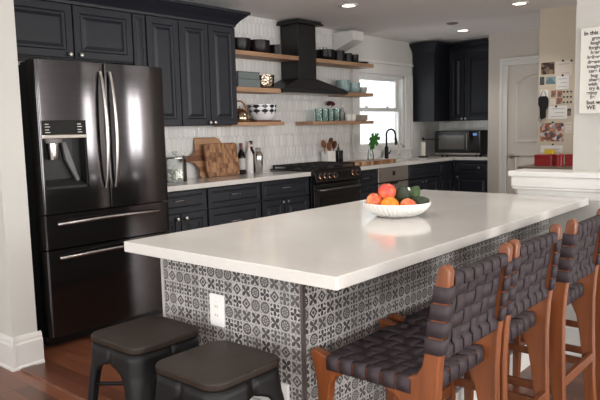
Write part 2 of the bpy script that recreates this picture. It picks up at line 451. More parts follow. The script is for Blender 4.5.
def holed(axis, at0, at1, a0, a1, holes, z1=HC):
    """wall slab with rectangular openings; holes=(lo,hi,zlo,zhi) along the wall"""
    mb = MB()
    def bx(p, q, r, t):
        if axis == 'y': mb.box(p, q, at0, at1, r, t)
        else: mb.box(at0, at1, p, q, r, t)
    cur = a0
    for lo, hi, zl, zh in sorted(holes):
        if lo > cur: bx(cur, lo, 0, z1)
        if zl > 0: bx(lo, hi, 0, zl)
        if zh < z1: bx(lo, hi, zh, z1)
        cur = hi
    if cur < a1: bx(cur, a1, 0, z1)
    return mb
WX0, WX1, WZ0, WZ1 = 6.32, 7.36, 1.065, 1.985
struct(holed('y', 4.5, 4.64, 1.59, 8.45, [(WX0, WX1, WZ0, WZ1)]).build('wall_left', M['wall']))
struct(MB().box(8.31, 8.45, 3.25, 4.5, 0, HC).build('wall_back', M['wall']))
struct(holed('x', 7.65, 7.77, -3.0, 3.455, [(2.45, 3.21, 0, 2.04)]).build('wall_pantry', M['wall_grey']))
struct(MB().box(7.77, 8.31, 3.30, 3.455, 0, HC).build('wall_pantry_side', M['wall']))
struct(MB().box(6.40, 6.52, -.4, 2.365, 0, HC).build('wall_photo', M['wall_cream']))
struct(MB().box(3.80, 3.92, -3.0, 1.20, 0, HC).build('wall_right', simple('right_wall_paint', (180, 178, 173), .7, var=.02, scale=3, bump=.03)))
struct(MB().box(1.59, 1.735, 3.57, 4.5, 0, HC).build('wall_stub', M['wall']))
struct(MB().box(-2.7, 1.59, 4.55, 4.64, 0, HC).build('wall_far_left', M['wall']))
struct(holed('x', -2.7, -2.58, -3.1, 4.6, [(-1.6, .2, .6, 2.1), (1.2, 3.0, .6, 2.1)]).build('wall_rear', M['wall']))
struct(holed('y', -3.2, -3.08, -2.6, 9.2, [(-1.6, .6, .3, 2.15), (2.2, 3.6, .3, 2.15), (4.9, 5.9, .9, 2.1), (6.5, 7.0, .95, 2.05), (7.1, 7.6, .95, 2.05)]).build('wall_front', M['wall']))

# half wall + moulded cap that the island butts against
struct(MB().box(3.715, 3.86, -3.0, 1.485, 0, .95).build('wall_half', M['wall']))
cap = MB()
for ov, z0, z1 in ((.006, .90, .952), (.027, .952, .967), (.032, .967, 1.029), (.046, 1.029, 1.060)):
    cap.box(3.715-ov, 3.86+ov, -3.0, 1.485+ov, z0, z1)
struct(cap.build('trim_1', M['trim'], bevel=.006))

def base_x(name, x0, x1, y, d, h=.17):     # board along x on a wall facing -y
    return struct(MB().prism([(y, 0), (y-d*1.3, 0), (y-d*1.3, .012), (y-d, .02), (y-d, h-.045), (y-d*.75, h-.035), (y-d*.7, h-.02), (y-d*.3, h), (y, h)], 'x', x0, x1).build(name, M['trim']))
def base_y(name, y0, y1, x, d, h=.17):     # board along y on a wall facing -x
    return struct(MB().prism([(x, 0), (x-d*1.3, 0), (x-d*1.3, .012), (x-d, .02), (x-d, h-.045), (x-d*.75, h-.035), (x-d*.7, h-.02), (x-d*.3, h), (x, h)], 'y', y0, y1).build(name, M['trim']))
def by(name, prof_y0, y1, x, d, h=.17):
    P = [(x, 0), (x-d*1.3, 0), (x-d*1.3, .012), (x-d, .02), (x-d, h-.045), (x-d*.75, h-.035), (x-d*.7, h-.02), (x-d*.3, h), (x, h)]
    return struct(MB().prism(P, 'y', prof_y0, y1).build(name, M['trim']))
base_x('baseboard_stub', 1.57, 1.755, 3.57, .022, .19)
by('baseboard_stub_left', 3.545, 4.5, 1.59, .022, .19)
by('baseboard_half', -3.0, 1.485, 3.715, .018, .2)
by('baseboard_photo', -.4, 2.365, 6.40, .015, .14)
by('baseboard_pantry', -3.0, 2.36, 7.65, .015, .14)
# raised floor transition strip
struct(MB().prism([(1.60, 0), (1.604, .009), (1.69, .009), (1.70, 0)], 'y', 2.2, 3.53).build('trim_2', M['floor']))

# tile on the kitchen wall, around the corner
struct(MB().box(1.74, 6.12, 4.488, 4.4995, .92, HC).box(6.12, 8.31, 4.488, 4.4995, .92, .959).box(7.545, 8.31, 4.488, 4.4995, .959, 1.40).build('wall_tile_left', M['picket']))
struct(MB().box(8.298, 8.3095, 3.37, 4.488, .92, 1.40).build('wall_tile_back', M['picket']))

# white sloped bracket at the end of the tiled wall
br = MB().prism([(4.487, 2.40), (4.20, 2.40), (4.20, 2.30), (4.487, 2.19)], 'x', 5.82, 6.02)
struct(br.build('trim_3', M['trim'], bevel=.003))

# ------------------------------------------------------------------ window_1
w = struct(MB().box(WX0-.14, WX0-.005, 4.468, 4.4995, 1.05, WZ1+.004).box(WX1+.005, WX1+.15, 4.468, 4.4995, 1.05, WZ1+.004)
    .box(WX0-.14, WX1+.15, 4.466, 4.4995, WZ1+.005, WZ1+.13).box(WX0-.16, WX1+.17, 4.450, 4.4995, WZ1+.131, WZ1+.165)
    .box(WX0-.16, WX1+.17, 4.445, 4.4995, 1.027, 1.049).box(WX0-.14, WX1+.15, 4.475, 4.4995, .96, 1.026)
    .box(WX1+.10, WX1+.15, 4.450, 4.4675, 1.05, WZ1+.004).build('window_1', M['trim'], bevel=.004))
def sash(x0, x1, y0, y1, z0, z1, b=.045, bt=.04, bb=.05):
    return MB().box(x0, x0+b, y0, y1, z0, z1).box(x1-b, x1, y0, y1, z0, z1).box(x0+b, x1-b, y0, y1, z0, z0+bb).box(x0+b, x1-b, y0, y1, z1-bt, z1)
fr = MB().box(WX0, WX0+.03, 4.5, 4.62, WZ0, WZ1).box(WX1-.03, WX1, 4.5, 4.62, WZ0, WZ1).box(WX0, WX1, 4.5, 4.62, WZ1-.03, WZ1).box(WX0, WX1, 4.5, 4.62, WZ0, WZ0+.02).build('window_frame', M['trim'], w)
s1 = sash(WX0+.03, WX1-.03, 4.535, 4.565, WZ0+.02, 1.575, .045, .045, .045).build('sash', M['trim'], w, bevel=.003)
s2 = sash(WX0+.03, WX1-.03, 4.575, 4.605, 1.535, WZ1-.03, .045, .035, .045).build('sash', M['trim'], w, bevel=.003)
MB().box(WX0+.08, WX1-.08, 4.549, 4.552, 1.125, 1.535).build('pane', M['pane'], s1)
MB().box(WX0+.08, WX1-.08, 4.589, 4.592, 1.575, 1.93).build('pane', M['pane'], s2)
for x in (6.55, 7.02):
    MB().box(x-.025, x+.025, 4.53, 4.552, 1.575, 1.59).lathe([(.012, 0), (.012, .012), (0, .014)], (x, 4.54, 1.59), 12).build('sash_lock', M['trim'], s1)

# ------------------------------------------------------------------ pantry door_1
d1 = MB()
dy0, dy1 = 2.455, 3.205
cas = MB()
for a, b in ((dy1, dy1+.09), (dy0-.09, dy0)): cas.box(7.628, 7.6495, a, b, 0, 2.04)
cas.box(7.628, 7.6495, dy0-.09, dy1+.09, 2.041, 2.13).box(7.614, 7.6275, dy1+.06, dy1+.09, 0, 2.10).box(7.614, 7.6275, dy0-.09, dy0-.06, 0, 2.10).box(7.614, 7.6275, dy0-.09, dy1+.09, 2.101, 2.13)
dw = dy1-dy0
slab = MB().box(7.655, 7.695, dy0, dy1, .008, 2.035)
door = struct(slab.build('door_1', M['door'], bevel=.003))
cas.build('door_casing', M['trim'], door, bevel=.004)
def arch_panel(y0, y1, z0, z1, rise):
    def outline(ins):
        pts = [(y0+ins, z0+ins), (y1-ins, z0+ins)]
        n = 14
        for i in range(n+1):
            t = i/n; y = (y1-ins)+(y0-y1+2*ins)*t
            pts.append((y, z1-ins-rise*(2*t-1)**2))
        return pts
    mb = MB(); prev = None; vs = []; fs = []; n = len(outline(0))
    for ins, d in ((0, 0), (.012, .010), (.03, .010), (.055, .001)):
        vs += [(7.6545+d-.0005-.004*(ins == 0), y, z) for y, z in outline(ins)]
    for k in range(3):
        for i in range(n): fs.append((k*n+i, k*n+(i+1) % n, (k+1)*n+(i+1) % n, (k+1)*n+i))
    fs.append(tuple(3*n+i for i in range(n)))
    # raised bead outline so that the panel reads
    return mb.add([(v[0]-.006, v[1], v[2]) for v in vs], fs)
arch_panel(dy0+.11, dy1-.11, 1.12, 1.92, .10).build('door_panel', M['door'], door, smooth=True)
arch_panel(dy0+.11, dy1-.11, .22, .95, 0).build('door_panel', M['door'], door, smooth=True)
hd = MB().lathe([(.03, 0), (.03, .006), (.012, .01), (.012, .05)], n=16).xf(Matrix(((0,0,-1,7.655),(0,1,0,3.145),(1,0,0,.94),(0,0,0,1))))
hd.tube([(7.605, 3.145, .94), (7.60, 3.10, .943), (7.602, 3.03, .938)], [.009, .008, .006], 8)
hd.build('door_handle', M['knob'], door, smooth=True)
for z in (1.78, 1.05, .25): MB().box(7.64, 7.656, dy0-.004, dy0+.012, z, z+.09).build('hinge', M['knob'], door)
MB().box(7.648, 7.656, dy1-.012, dy1-.001, .9, .99).build('strike_plate', M['knob'], door)

# ------------------------------------------------------------------ island
isl = thing('kitchen_island', 'kitchen island clad in small black and white patterned tile, under the white slab', 'kitchen island', (2.6, 1.65, 0))
IX0, IX1, IY0, IY1 = 1.50, 3.70, 1.295, 2.02
MB().box(IX0, IX1, IY0, IY1, .0, .878).build('body', M['mosaic'], isl)
MB().box(IX0-.004, IX0+.008, IY0-.004, IY0+.008, 0, .877).build('corner_trim', simple('pewter_edge_strip', (112, 106, 104), .35, .7), isl)
MB().box(IX0-.004, IX0+.01, IY1-.012, IY1+.003, 0, .877).build('corner_trim', M['grey_ceramic'], isl)
MB().box(IX0+.0, IX1-.02, IY0-.016, IY0-.001, 0, .14).build('base_trim', M['trim'], isl, bevel=.003)
sl = MB().prism(rrect(1.398, 3.705, 1.078, 2.122, .006, 2), 'z', .880, .920)
tag(sl.build('countertop', M['quartz'], bevel=.0025), 'long white quartz slab topping the tiled island, under the fruit bowl', 'countertop')
ot = thing('wall_outlet', 'white outlet plate on the patterned tile end of the island', 'outlet', (1.499, 1.70, .69))
MB().prism(rrect(1.662, 1.738, .636, .754, .006, 3), 'x', 1.4935, 1.4995).build('cover_plate', M['white_plastic'], ot, bevel=.0015)
MB().prism(rrect(1.683, 1.717, .66, .727, .004, 3), 'x', 1.4915, 1.494).build('socket', M['white_ceramic'], ot, bevel=.001)
for a_ in (1.693, 1.704):
    for b_ in (.705, .673): MB().box(1.4905, 1.4918, a_, a_+.003, b_, b_+.009).build('slot', M['grey_ceramic'], ot)
vt = thing('vent_grille', 'white louvred vent grille low on the patterned tile end of the island', 'vent', (1.498, 1.56, .2))
vf = MB()
for a in ((1.36, 1.385, .2, .50), (1.745, 1.77, .2, .50), (1.385, 1.745, .2, .222), (1.385, 1.745, .478, .50)): vf.box(1.486, 1.4995, *a)
vf.build('frame', M['white_plastic'], vt, bevel=.002)
for i in range(12):
    z = .232+i*.0205
    MB().prism([(1.4885, z), (1.4905, z), (1.4975, z+.013), (1.4955, z+.013)], 'y', 1.385, 1.745).build('slat', M['white_plastic'], vt)

# ------------------------------------------------------------------ fridge
fx0, fx1, fy = 1.885, 2.848, 3.70
fr = thing('refrigerator', 'black stainless french door refrigerator with water dispenser between white wall and cabinets', 'refrigerator', (2.34, 4.05, 0))
MB().box(fx0+.008, fx1-.008, 3.785, 4.46, .03, 1.77).build('cabinet_body', M['fridge_body'], fr, bevel=.004)
MB().box(fx0+.03, fx1-.03, 3.80, 4.40, 0, .05).build('base_grille', M['black_plastic'], fr)
for x in (fx0+.07, fx1-.07): MB().box(x-.05, x+.05, 3.78, 3.9, 1.77, 1.787).build('hinge_cap', M['black_plastic'], fr, bevel=.004)
def slab_outline(x0, x1, c0, c1, lim=None):
    """front curve y(x) for a slab between x0..x1, rounded at ends where c is True"""
    R = .032; bow = .013
    def yf(x):
        t = (x-x0)/(x1-x0); y = fy+.004-bow*(1-(2*t-1)**2)
        for on, d in ((c0, x-x0), (c1, x1-x)):
            rr = R if on else .006
            if d < rr: y += rr-math.sqrt(max(0, rr*rr-(rr-d)**2))
        return y
    a, b = lim if lim else (x0, x1)
    xs = sorted(set([x for x in [x0+.0008, x0+.003, x0+.007, x0+.012, x0+.018, x0+.025, x0+.032, x1-.032, x1-.025, x1-.018, x1-.012, x1-.007, x1-.003, x1-.0008]+[x0+(x1-x0)*i/16 for i in range(17)] if a < x < b]+[a, b]))
    pts = [(x, yf(x)) for x in xs]
    return pts+[(b, 3.782), (a, 3.782)]
mid = 2.365
hx0, hx1, hz0, hz1 = 1.912, 2.206, 1.005, 1.425
dl = MB().prism(slab_outline(fx0, mid-.003, True, False), 'z', .852, hz0).prism(slab_outline(fx0, mid-.003, True, False), 'z', hz1, 1.79)
dl.prism(slab_outline(fx0, mid-.003, True, False, (fx0, hx0)), 'z', hz0, hz1).prism(slab_outline(fx0, mid-.003, True, False, (hx1, mid-.003)), 'z', hz0, hz1)
dL = dl.build('door', M['fridge'], fr, smooth=True)
dR = MB().prism(slab_outline(mid+.003, fx1, False, True), 'z', .852, 1.79).build('door', M['fridge'], fr, smooth=True)
dU = MB().prism(slab_outline(fx0, fx1, True, True), 'z', .632, .842).build('drawer', M['fridge'], fr, smooth=True)
dD = MB().prism(slab_outline(fx0, fx1, True, True), 'z', .075, .622).build('drawer', M['fridge'], fr, smooth=True)
def vhandle(x, lean):
    n = 14; pts = []
    for i in range(n+1):
        t = i/n; z = .985+t*(1.735-.985); b = sin(pi*t)
        pts.append((x+lean*b, 3.690-.040*b**.6, z))
    mb = MB().tube(pts, [.011+.003*sin(pi*i/n) for i in range(n+1)], 10)
    return mb
vhandle(2.328, .005).build('handle', M['fridge_bar'], dL, smooth=True)
vhandle(2.398, .005).build('handle', M['fridge_bar'], dR, smooth=True)
def hhandle(z):
    pts = []
    for i in range(15):
        t = i/14; b = sin(pi*t); pts.append((1.975+t*.76, 3.69-.046*b**.4, z+.012*b))
    return MB().tube(pts, .011, 10)
hhandle(.785).build('handle', M['fridge_bar'], dU, smooth=True)
hhandle(.572).build('handle', M['fridge_bar'], dD, smooth=True)
# dispenser
rc = MB()
yf_, yb_ = 3.703, 3.772
rc.box(hx0, hx1, yb_, yb_+.008, hz0, 1.33).box(hx0, hx0+.008, yf_, yb_, hz0, 1.33).box(hx1-.008, hx1, yf_, yb_, hz0, 1.33).box(hx0, hx1, yf_, yb_, hz0, hz0+.012)
rc.prism([(3.706, 1.017), (3.771, 1.06), (3.771, 1.017)], 'x', hx0+.008, hx1-.008)
rc.build('dispenser_recess', M['black_plastic'], dL)
MB().box(hx0, hx1, 3.699, 3.76, 1.335, hz1).build('control_panel', M['black_glass'], dL, bevel=.003)
MB().box(hx0, hx1, 3.694, 3.76, 1.315, 1.337).build('dispenser_trim', M['steel'], dL, bevel=.003)
MB().lathe([(.036, 0), (.040, .03), (.042, .1), (.03, .105)], (1.995, 3.738, 1.185), 20).build('dispenser_nozzle', M['chrome'], dL, smooth=True)
MB().lathe([(.055, 0), (.062, .02), (.062, .028)], (2.005, 3.74, 1.288), 20, 1, .55).build('ice_chute', simple('grey_dispenser_plastic', (120, 118, 116), .4), dL, smooth=True)
MB().prism([(2.06, 1.29), (2.085, 1.29), (2.165, 1.05), (2.15, 1.04), (2.08, 1.18)], 'y', 3.735, 3.76).build('dispenser_lever', simple('smoked_dispenser_plastic', (96, 96, 98), .3), dL)
for i, z in enumerate((1.40, 1.384, 1.366, 1.35)):
    MB().box(1.935, 1.96+.008*(i % 2), 3.6975, 3.6992, z, z+.005).build('control_icon', M['knob'], dL)
    MB().box(2.15, 2.175+.006*(i % 2), 3.6975, 3.6992, z, z+.005).build('control_icon', M['knob'], dL)
MB().box(2.73, 2.765, 3.699, 3.7015, 1.682, 1.692).box(2.728, 2.736, 3.699, 3.7015, 1.70, 1.714).box(2.752, 2.768, 3.699, 3.7015, 1.70, 1.714).box(2.725, 2.765, 3.699, 3.7015, 1.728, 1.731).build('door_sticker', M['sticker'], dR)

# ------------------------------------------------------------------ cabinets
BF, BS = 3.965, 1.022      # face of the base cabinets, spacing of their fronts
def knob_mb(): return MB().lathe([(.006, 0), (.006, .012), (.015, .018), (.016, .025), (.011, .03), (0, .031)], n=14)
KF = lambda x, y, z: Matrix(((1,0,0,x),(0,0,-1,y),(0,1,0,z),(0,0,0,1)))      # lathe axis to -Y
KX = lambda x, y, z: Matrix(((0,0,-1,x),(1,0,0,y),(0,1,0,z),(0,0,0,1)))      # lathe axis to -X
def add_door(root, name, x0, x1, z0, z1, yf, knob=None, pull=None, rings=RAISED, mat='navy'):
    if yf == 3.88:
        yf = BF; x0 *= BS; x1 *= BS
        if knob: knob = (knob[0]*BS, knob[1])
        if pull: pull = (pull[0]*BS, pull[1])
    d = panel(x1-x0-.004, z1-z0-.004, .022, rings).xf(Matrix.Translation((x0+.002, yf, z0+.002))).build(name, M[mat], root)
    if knob: knob_mb().xf(KF(knob[0], yf, knob[1])).build('knob', M['knob'], d, smooth=True)
    if pull:
        x, z = pull
        MB().tube([(x-.055, yf+.002, z-.004), (x-.05, yf-.02, z-.002), (x-.03, yf-.028, z), (x+.03, yf-.028, z), (x+.05, yf-.02, z-.002), (x+.055, yf+.002, z-.004)], .005, 8).build('handle', M['knob'], d, smooth=True)
    return d
def add_door_x(root, name, y0, y1, z0, z1, xf, knob=None, rings=RAISED):
    d = panel(y0-y1-.004, z1-z0-.004, .022, rings).xf(FACE_MX(xf, y0-.002, z0+.002)).build(name, M['navy'], root)
    if knob: knob_mb().xf(KX(xf, knob[0], knob[1])).build('knob', M['knob'], d, smooth=True)
    return d
YU = 4.15
c = thing('wall_cabinet', 'navy wall cabinet with two doors above the refrigerator', 'cabinet', (2.3, 4.49, 1.86))
MB().box(1.745, 2.92, YU+.024, 4.485, 1.86, 2.30).build('carcass', M['navy'], c)
add_door(c, 'door', 1.90, 2.425, 1.865, 2.235, YU, (2.385, 1.892))
add_door(c, 'door', 2.43, 2.915, 1.865, 2.235, YU, (2.47, 1.892))
c = thing('wall_cabinet', 'tall navy wall cabinet with raised panel doors between refrigerator and open shelves', 'cabinet', (3.4, 4.49, 1.385))
MB().box(2.925, 3.985, YU+.024, 4.485, 1.385, 2.30).build('carcass', M['navy'], c)
add_door(c, 'filler_panel', 2.925, 3.04, 1.387, 2.235, YU+.006, None, None, FLATP)
add_door(c, 'door', 3.045, 3.355, 1.387, 2.235, YU)
add_door(c, 'door', 3.36, 3.67, 1.387, 2.235, YU, (3.647, 1.41))
add_door(c, 'door', 3.675, 3.985, 1.387, 2.235, YU, (3.70, 1.41))
def crown(z0, z1, out): return [(.02, z0), (-.004, z0), (-.008, z0+.018), (-out*.35, z0+(z1-z0)*.42), (-out*.8, z0+(z1-z0)*.72), (-out*.85, z1-.028), (-out, z1-.022), (-out, z1), (.02, z1)]
def sweep_crown(prof, path):
    """sweep a moulding profile (offset to the outside, height) along a floor-plan path with mitred corners; outside is to the right of travel"""
    P = [Vector(p) for p in path]; n = len(prof); vs = []; fs = []
    nr = []
    for a, b in zip(P[:-1], P[1:]):
        d = (b-a).normalized(); nr.append(Vector((d.y, -d.x)))
    for i, p in enumerate(P):
        if i == 0: m = nr[0]
        elif i == len(P)-1: m = nr[-1]
        else:
            m = nr[i-1]+nr[i]; m = m/m.dot(nr[i])
        for o, z in prof:
            q = p+m*(-o); vs.append((q.x, q.y, z))
    for i in range(len(P)-1):
        for k in range(n): fs.append((i*n+k, i*n+(k+1) % n, (i+1)*n+(k+1) % n, (i+1)*n+k))
    fs.append(tuple(range(n))); fs.append(tuple((len(P)-1)*n+k for k in range(n)))
    return MB().add(vs, fs)
struct(sweep_crown(crown(2.238, 2.365, .10), [(1.74, YU), (3.985, YU), (3.985, 4.486)]).build('trim_4', M['navy']))

def base_cab(name, label, x0, x1, top=.878):
    x0 *= BS; x1 *= BS
    c = thing(name, label, 'cabinet', ((x0+x1)/2, 4.2, 0))
    MB().box(x0+.001, x1-.001, BF+.024, 4.485, .10, top).build('carcass', M['navy'], c)
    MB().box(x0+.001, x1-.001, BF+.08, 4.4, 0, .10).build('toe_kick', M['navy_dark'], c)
    return c
c = base_cab('base_cabinet', 'navy base cabinet beside the refrigerator, with one drawer over two doors', 2.81, 3.355)
add_door(c, 'drawer', 2.815, 3.35, .70, .872, 3.88, None, (3.07, .80), FLATP)
add_door(c, 'door', 2.815, 3.08, .11, .695, 3.88, (3.04, .655)); add_door(c, 'door', 3.085, 3.35, .11, .695, 3.88, (3.125, .655))
c = base_cab('base_cabinet', 'navy base cabinet of stacked wide drawers below the cutting boards', 3.36, 3.975)
for z0, z1 in ((.70, .872), (.42, .695), (.11, .415)): add_door(c, 'drawer', 3.365, 3.97, z0, z1, 3.88, None, (3.655, (z0+z1)/2+.015), FLATP if z0 > .6 else RAISED)
c = base_cab('base_cabinet', 'navy base cabinet just left of the range, with a drawer over paired doors', 3.98, 4.637)
add_door(c, 'drawer', 3.985, 4.632, .70, .872, 3.88, None, (4.29, .80), FLATP)
add_door(c, 'door', 3.985, 4.275, .11, .695, 3.88, (4.245, .665)); add_door(c, 'door', 4.28, 4.632, .11, .695, 3.88, (4.31, .665))
c = base_cab('base_cabinet', 'narrow navy base cabinet between the range and the dishwasher', 5.411, 5.785)
add_door(c, 'drawer', 5.416, 5.78, .70, .872, 3.88, None, (5.555, .79), FLATP); add_door(c, 'door', 5.416, 5.78, .11, .695, 3.88, (5.42, .655))
c = base_cab('base_cabinet', 'navy sink base cabinet under the window, right of the dishwasher', 6.415, 7.17, .69)
add_door(c, 'false_drawer_front', 6.42, 7.165, .70, .872, 3.88, None, None, FLATP)
add_door(c, 'door', 6.42, 6.77, .11, .695, 3.88, (6.73, .655)); add_door(c, 'door', 6.775, 7.165, .11, .695, 3.88, (6.815, .655))
c = base_cab('base_cabinet', 'navy corner base cabinet right of the sink base', 7.175, 7.55)
add_door(c, 'drawer', 7.18, 7.545, .70, .872, 3.88, None, None, FLATP); add_door(c, 'door', 7.18, 7.545, .11, .695, 3.88)
c = thing('base_cabinet', 'navy base cabinet below the microwave against the back wall', 'cabinet', (8.0, 3.62, 0))
MB().box(7.744, 8.29, 3.457, 3.955, .10, .878).build('carcass', M['navy'], c)
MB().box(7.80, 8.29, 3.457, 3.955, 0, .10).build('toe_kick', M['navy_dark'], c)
add_door_x(c, 'drawer', 3.94, 3.46, .70, .872, 7.72, (3.60, .785), FLATP); add_door_x(c, 'door', 3.94, 3.46, .11, .695, 7.72, (3.90, .655))

ct = MB().box(2.858, 4.742, 3.945, 4.485, .880, .920)
tag(ct.build('countertop', M['quartz'], bevel=.002), 'white quartz countertop between the refrigerator and the range', 'countertop')
ct = MB()
SX0, SX1, SY0, SY1 = 6.585, 7.20, 4.03, 4.33
for q in ((5.528, SX0, 3.945, 4.485), (SX0, SX1, 3.945, SY0), (SX0, SX1, SY1, 4.485), (SX1, 8.295, 3.945, 4.485), (7.70, 8.295, 3.457, 3.945)): ct.box(*q, .880, .920)
tag(ct.build('countertop', M['quartz']), 'white quartz countertop wrapping the corner from range to microwave', 'countertop')
sk = MB().box(SX0-.01, SX1+.01, SY0-.01, SY1+.01, .70, .71)
for q in ((SX0-.012, SX0, SY0-.01, SY1+.01), (SX1, SX1+.012, SY0-.01, SY1+.01), (SX0, SX1, SY0-.012, SY0), (SX0, SX1, SY1, SY1+.012)): sk.box(*q, .70, .879)
tag(sk.build('sink_basin', simple('dark_composite_sink', (40, 40, 42), .4)), 'dark undermount sink basin below the window', 'sink')

# back corner wall cabinets
c = thing('wall_cabinet', 'navy corner wall cabinet with flat end panel right of the window', 'cabinet', (7.9, 4.49, 1.39))
MB().box(7.575, 8.295, 4.172, 4.485, 1.395, 2.34).build('carcass', M['navy'], c)
MB().box(7.570, 7.576, 4.168, 4.485, 1.395, 2.30).build('end_panel', M['navy'], c, bevel=.002)
c = thing('wall_cabinet', 'navy two door wall cabinet above the microwave', 'cabinet', (8.15, 3.8, 1.39))
MB().box(8.004, 8.295, 3.457, 4.168, 1.395, 2.34).build('carcass', M['navy'], c)
add_door_x(c, 'door', 4.165, 3.945, 1.397, 2.27, 7.98, (3.968, 1.42)); add_door_x(c, 'door', 3.94, 3.46, 1.397, 2.27, 7.98, (3.915, 1.42)); 
cm = sweep_crown(crown(2.285, 2.415, .085), [(7.572, 4.486), (7.572, 4.168), (7.98, 4.168), (7.98, 3.457)])
struct(cm.build('trim_5', M['navy']))

# ------------------------------------------------------------------ dishwasher
c = thing('dishwasher', 'stainless dishwasher with pocket handle in the navy cabinet run', 'dishwasher', (6.233, 4.2, 0))
DX0, DX1 = 5.917, 6.55
MB().box(DX0, DX1, 3.98, 4.45, .09, .876).build('tub', M['black_plastic'], c)
dd = MB().box(DX0, DX1, 3.95, 3.98, .13, .70).box(DX0, DX1, 3.95, 3.98, .715, .872).build('door', M['steel'], c, bevel=.003)
MB().prism([(6.14, .716), (6.33, .716), (6.30, .68), (6.17, .68)], 'y', 3.946, 3.954).build('handle_pocket', M['black_plastic'], dd)
MB().box(6.21, 6.26, 3.947, 3.951, .78, .83).build('display', M['black_glass'], dd)
MB().box(DX0+.01, DX1-.01, 4.03, 4.4, 0, .09).build('toe_kick', M['black_plastic'], c)

# ------------------------------------------------------------------ range
c = thing('range', 'black slide in gas range with front knobs below the hood', 'stove', (4.975, 4.15, 0))
RX0, RX1 = 4.59, 5.36
MB().box(RX0, RX1, 3.86, 4.39, .06, .90).build('oven_body', M['black_enamel'], c, bevel=.003)
MB().box(RX0+.02, RX1-.02, 3.90, 4.4, 0, .06).build('base', M['black_plastic'], c)
MB().box(RX0-.008, RX1+.008, 3.83, 4.40, .922, .938).build('cooktop', M['black_enamel'], c, bevel=.004)
cp = MB().prism([(3.86, .80), (3.80, .80), (3.785, .815), (3.815, .922), (3.86, .922)], 'x', RX0, RX1).build('control_panel', M['black_enamel'], c, bevel=.003)
ang = math.atan2(.03, .107)
for i, x in enumerate((4.66, 4.735, 4.81, 4.885, 5.20, 5.275)):
    k = MB().lathe([(.027, 0), (.027, .012), (.022, .016), (.020, .04), (.016, .043), (0, .043)], n=18)
    k.xf(Matrix.Translation((x, 3.80, .866)) @ Matrix.Rotation(radians(90)-ang, 4, 'X'))
    kn = k.build('knob', M['cast_iron'], cp, smooth=True)
    k2 = MB().lathe([(.0275, .002), (.033, .002), (.033, .012), (.0275, .016)], n=18).xf(Matrix.Translation((x, 3.80, .866)) @ Matrix.Rotation(radians(90)-ang, 4, 'X')).build('knob_ring', simple('bronze_knob_ring', (150, 118, 96), .25, .95), cp, smooth=True)
MB().box(4.95, 5.13, 3.789, 3.80, .835, .895).xf(Matrix.Translation((0, 0.004, 0))).build('display', M['black_glass'], cp)
od = MB().box(RX0+.004, RX1-.004, 3.825, 3.86, .24, .79).build('oven_door', M['black_enamel'], c, bevel=.003)
MB().box(RX0+.10, RX1-.10, 3.821, 3.826, .34, .66).build('oven_window', M['black_glass'], od)
MB().tube([(RX0+.05, 3.83, .735), (RX0+.05, 3.785, .735), (RX0+.07, 3.775, .735), (RX1-.07, 3.775, .735), (RX1-.05, 3.785, .735), (RX1-.05, 3.83, .735)], .012, 10).build('handle', simple('dark_steel_bar', (120, 116, 116), .3, .95), od, smooth=True)
MB().box(RX0+.004, RX1-.004, 3.83, 3.86, .07, .225).build('drawer', M['black_enamel'], c, bevel=.003)
for k in range(3):
    x0 = RX0+.012+k*.252; gm = MB()
    for yy in (3.88, 4.0, 4.12, 4.24, 4.36): gm.box(x0, x0+.24, yy-.007, yy+.007, .958, .974)
    for xx in (x0+.006, x0+.12, x0+.234): gm.box(xx-.006, xx+.006, 3.875, 4.375, .958, .974)
    for xx in (x0+.006, x0+.234):
        for yy in (3.885, 4.365): gm.box(xx-.008, xx+.008, yy-.008, yy+.008, .938, .96)
    gm.build('grate', M['cast_iron'], c, bevel=.002)
for x, y in ((4.72, 4.02), (4.72, 4.25), (4.975, 4.12), (5.23, 4.02), (5.23, 4.25)):
    MB().lathe([(.05, 0), (.05, .008), (.038, .012), (.036, .018), (0, .019)], (x, y, .938), 20).build('burner', M['cast_iron'], c, smooth=True)

c.location = (5.135, 4.245, 0)      # slid into its gap in the counter run

# ------------------------------------------------------------------ hood
c = thing('range_hood', 'black chimney range hood reaching the ceiling above the stove', 'range hood', (4.99, 4.48, 1.685))
HX0, HX1, HY = 4.945, 5.225, 4.245
MB().box(HX0, HX1, HY, 4.486, 1.84, 2.385).build('chimney', M['hood'], c, bevel=.002)
MB().box(HX0-.06, HX1+.06, HY-.06, 4.486, 2.385, 2.402).box(HX0-.045, HX1+.045, HY-.045, 4.486, 2.402, 2.425).build('chimney_cap', M['hood'], c, bevel=.003)
bx0, bx1, byf = 4.668, 5.72, 4.205
vs = [(bx0, byf, 1.735), (bx1, byf, 1.735), (bx1, 4.486, 1.735), (bx0, 4.486, 1.735), (HX0-.01, HY-.01, 1.845), (HX1+.01, HY-.01, 1.845), (HX1+.01, 4.486, 1.845), (HX0-.01, 4.486, 1.845)]
MB().add(vs, [(0,1,5,4),(1,2,6,5),(2,3,7,6),(3,0,4,7),(4,5,6,7),(3,2,1,0)]).build('canopy', M['hood'], c, bevel=.002)
MB().box(bx0, bx1, byf, 4.486, 1.700, 1.735).build('canopy_rim', M['hood'], c, bevel=.002)
MB().box(bx0+.08, bx1-.08, byf+.04, 4.44, 1.6975, 1.701).build('filter', M['steel'], c)

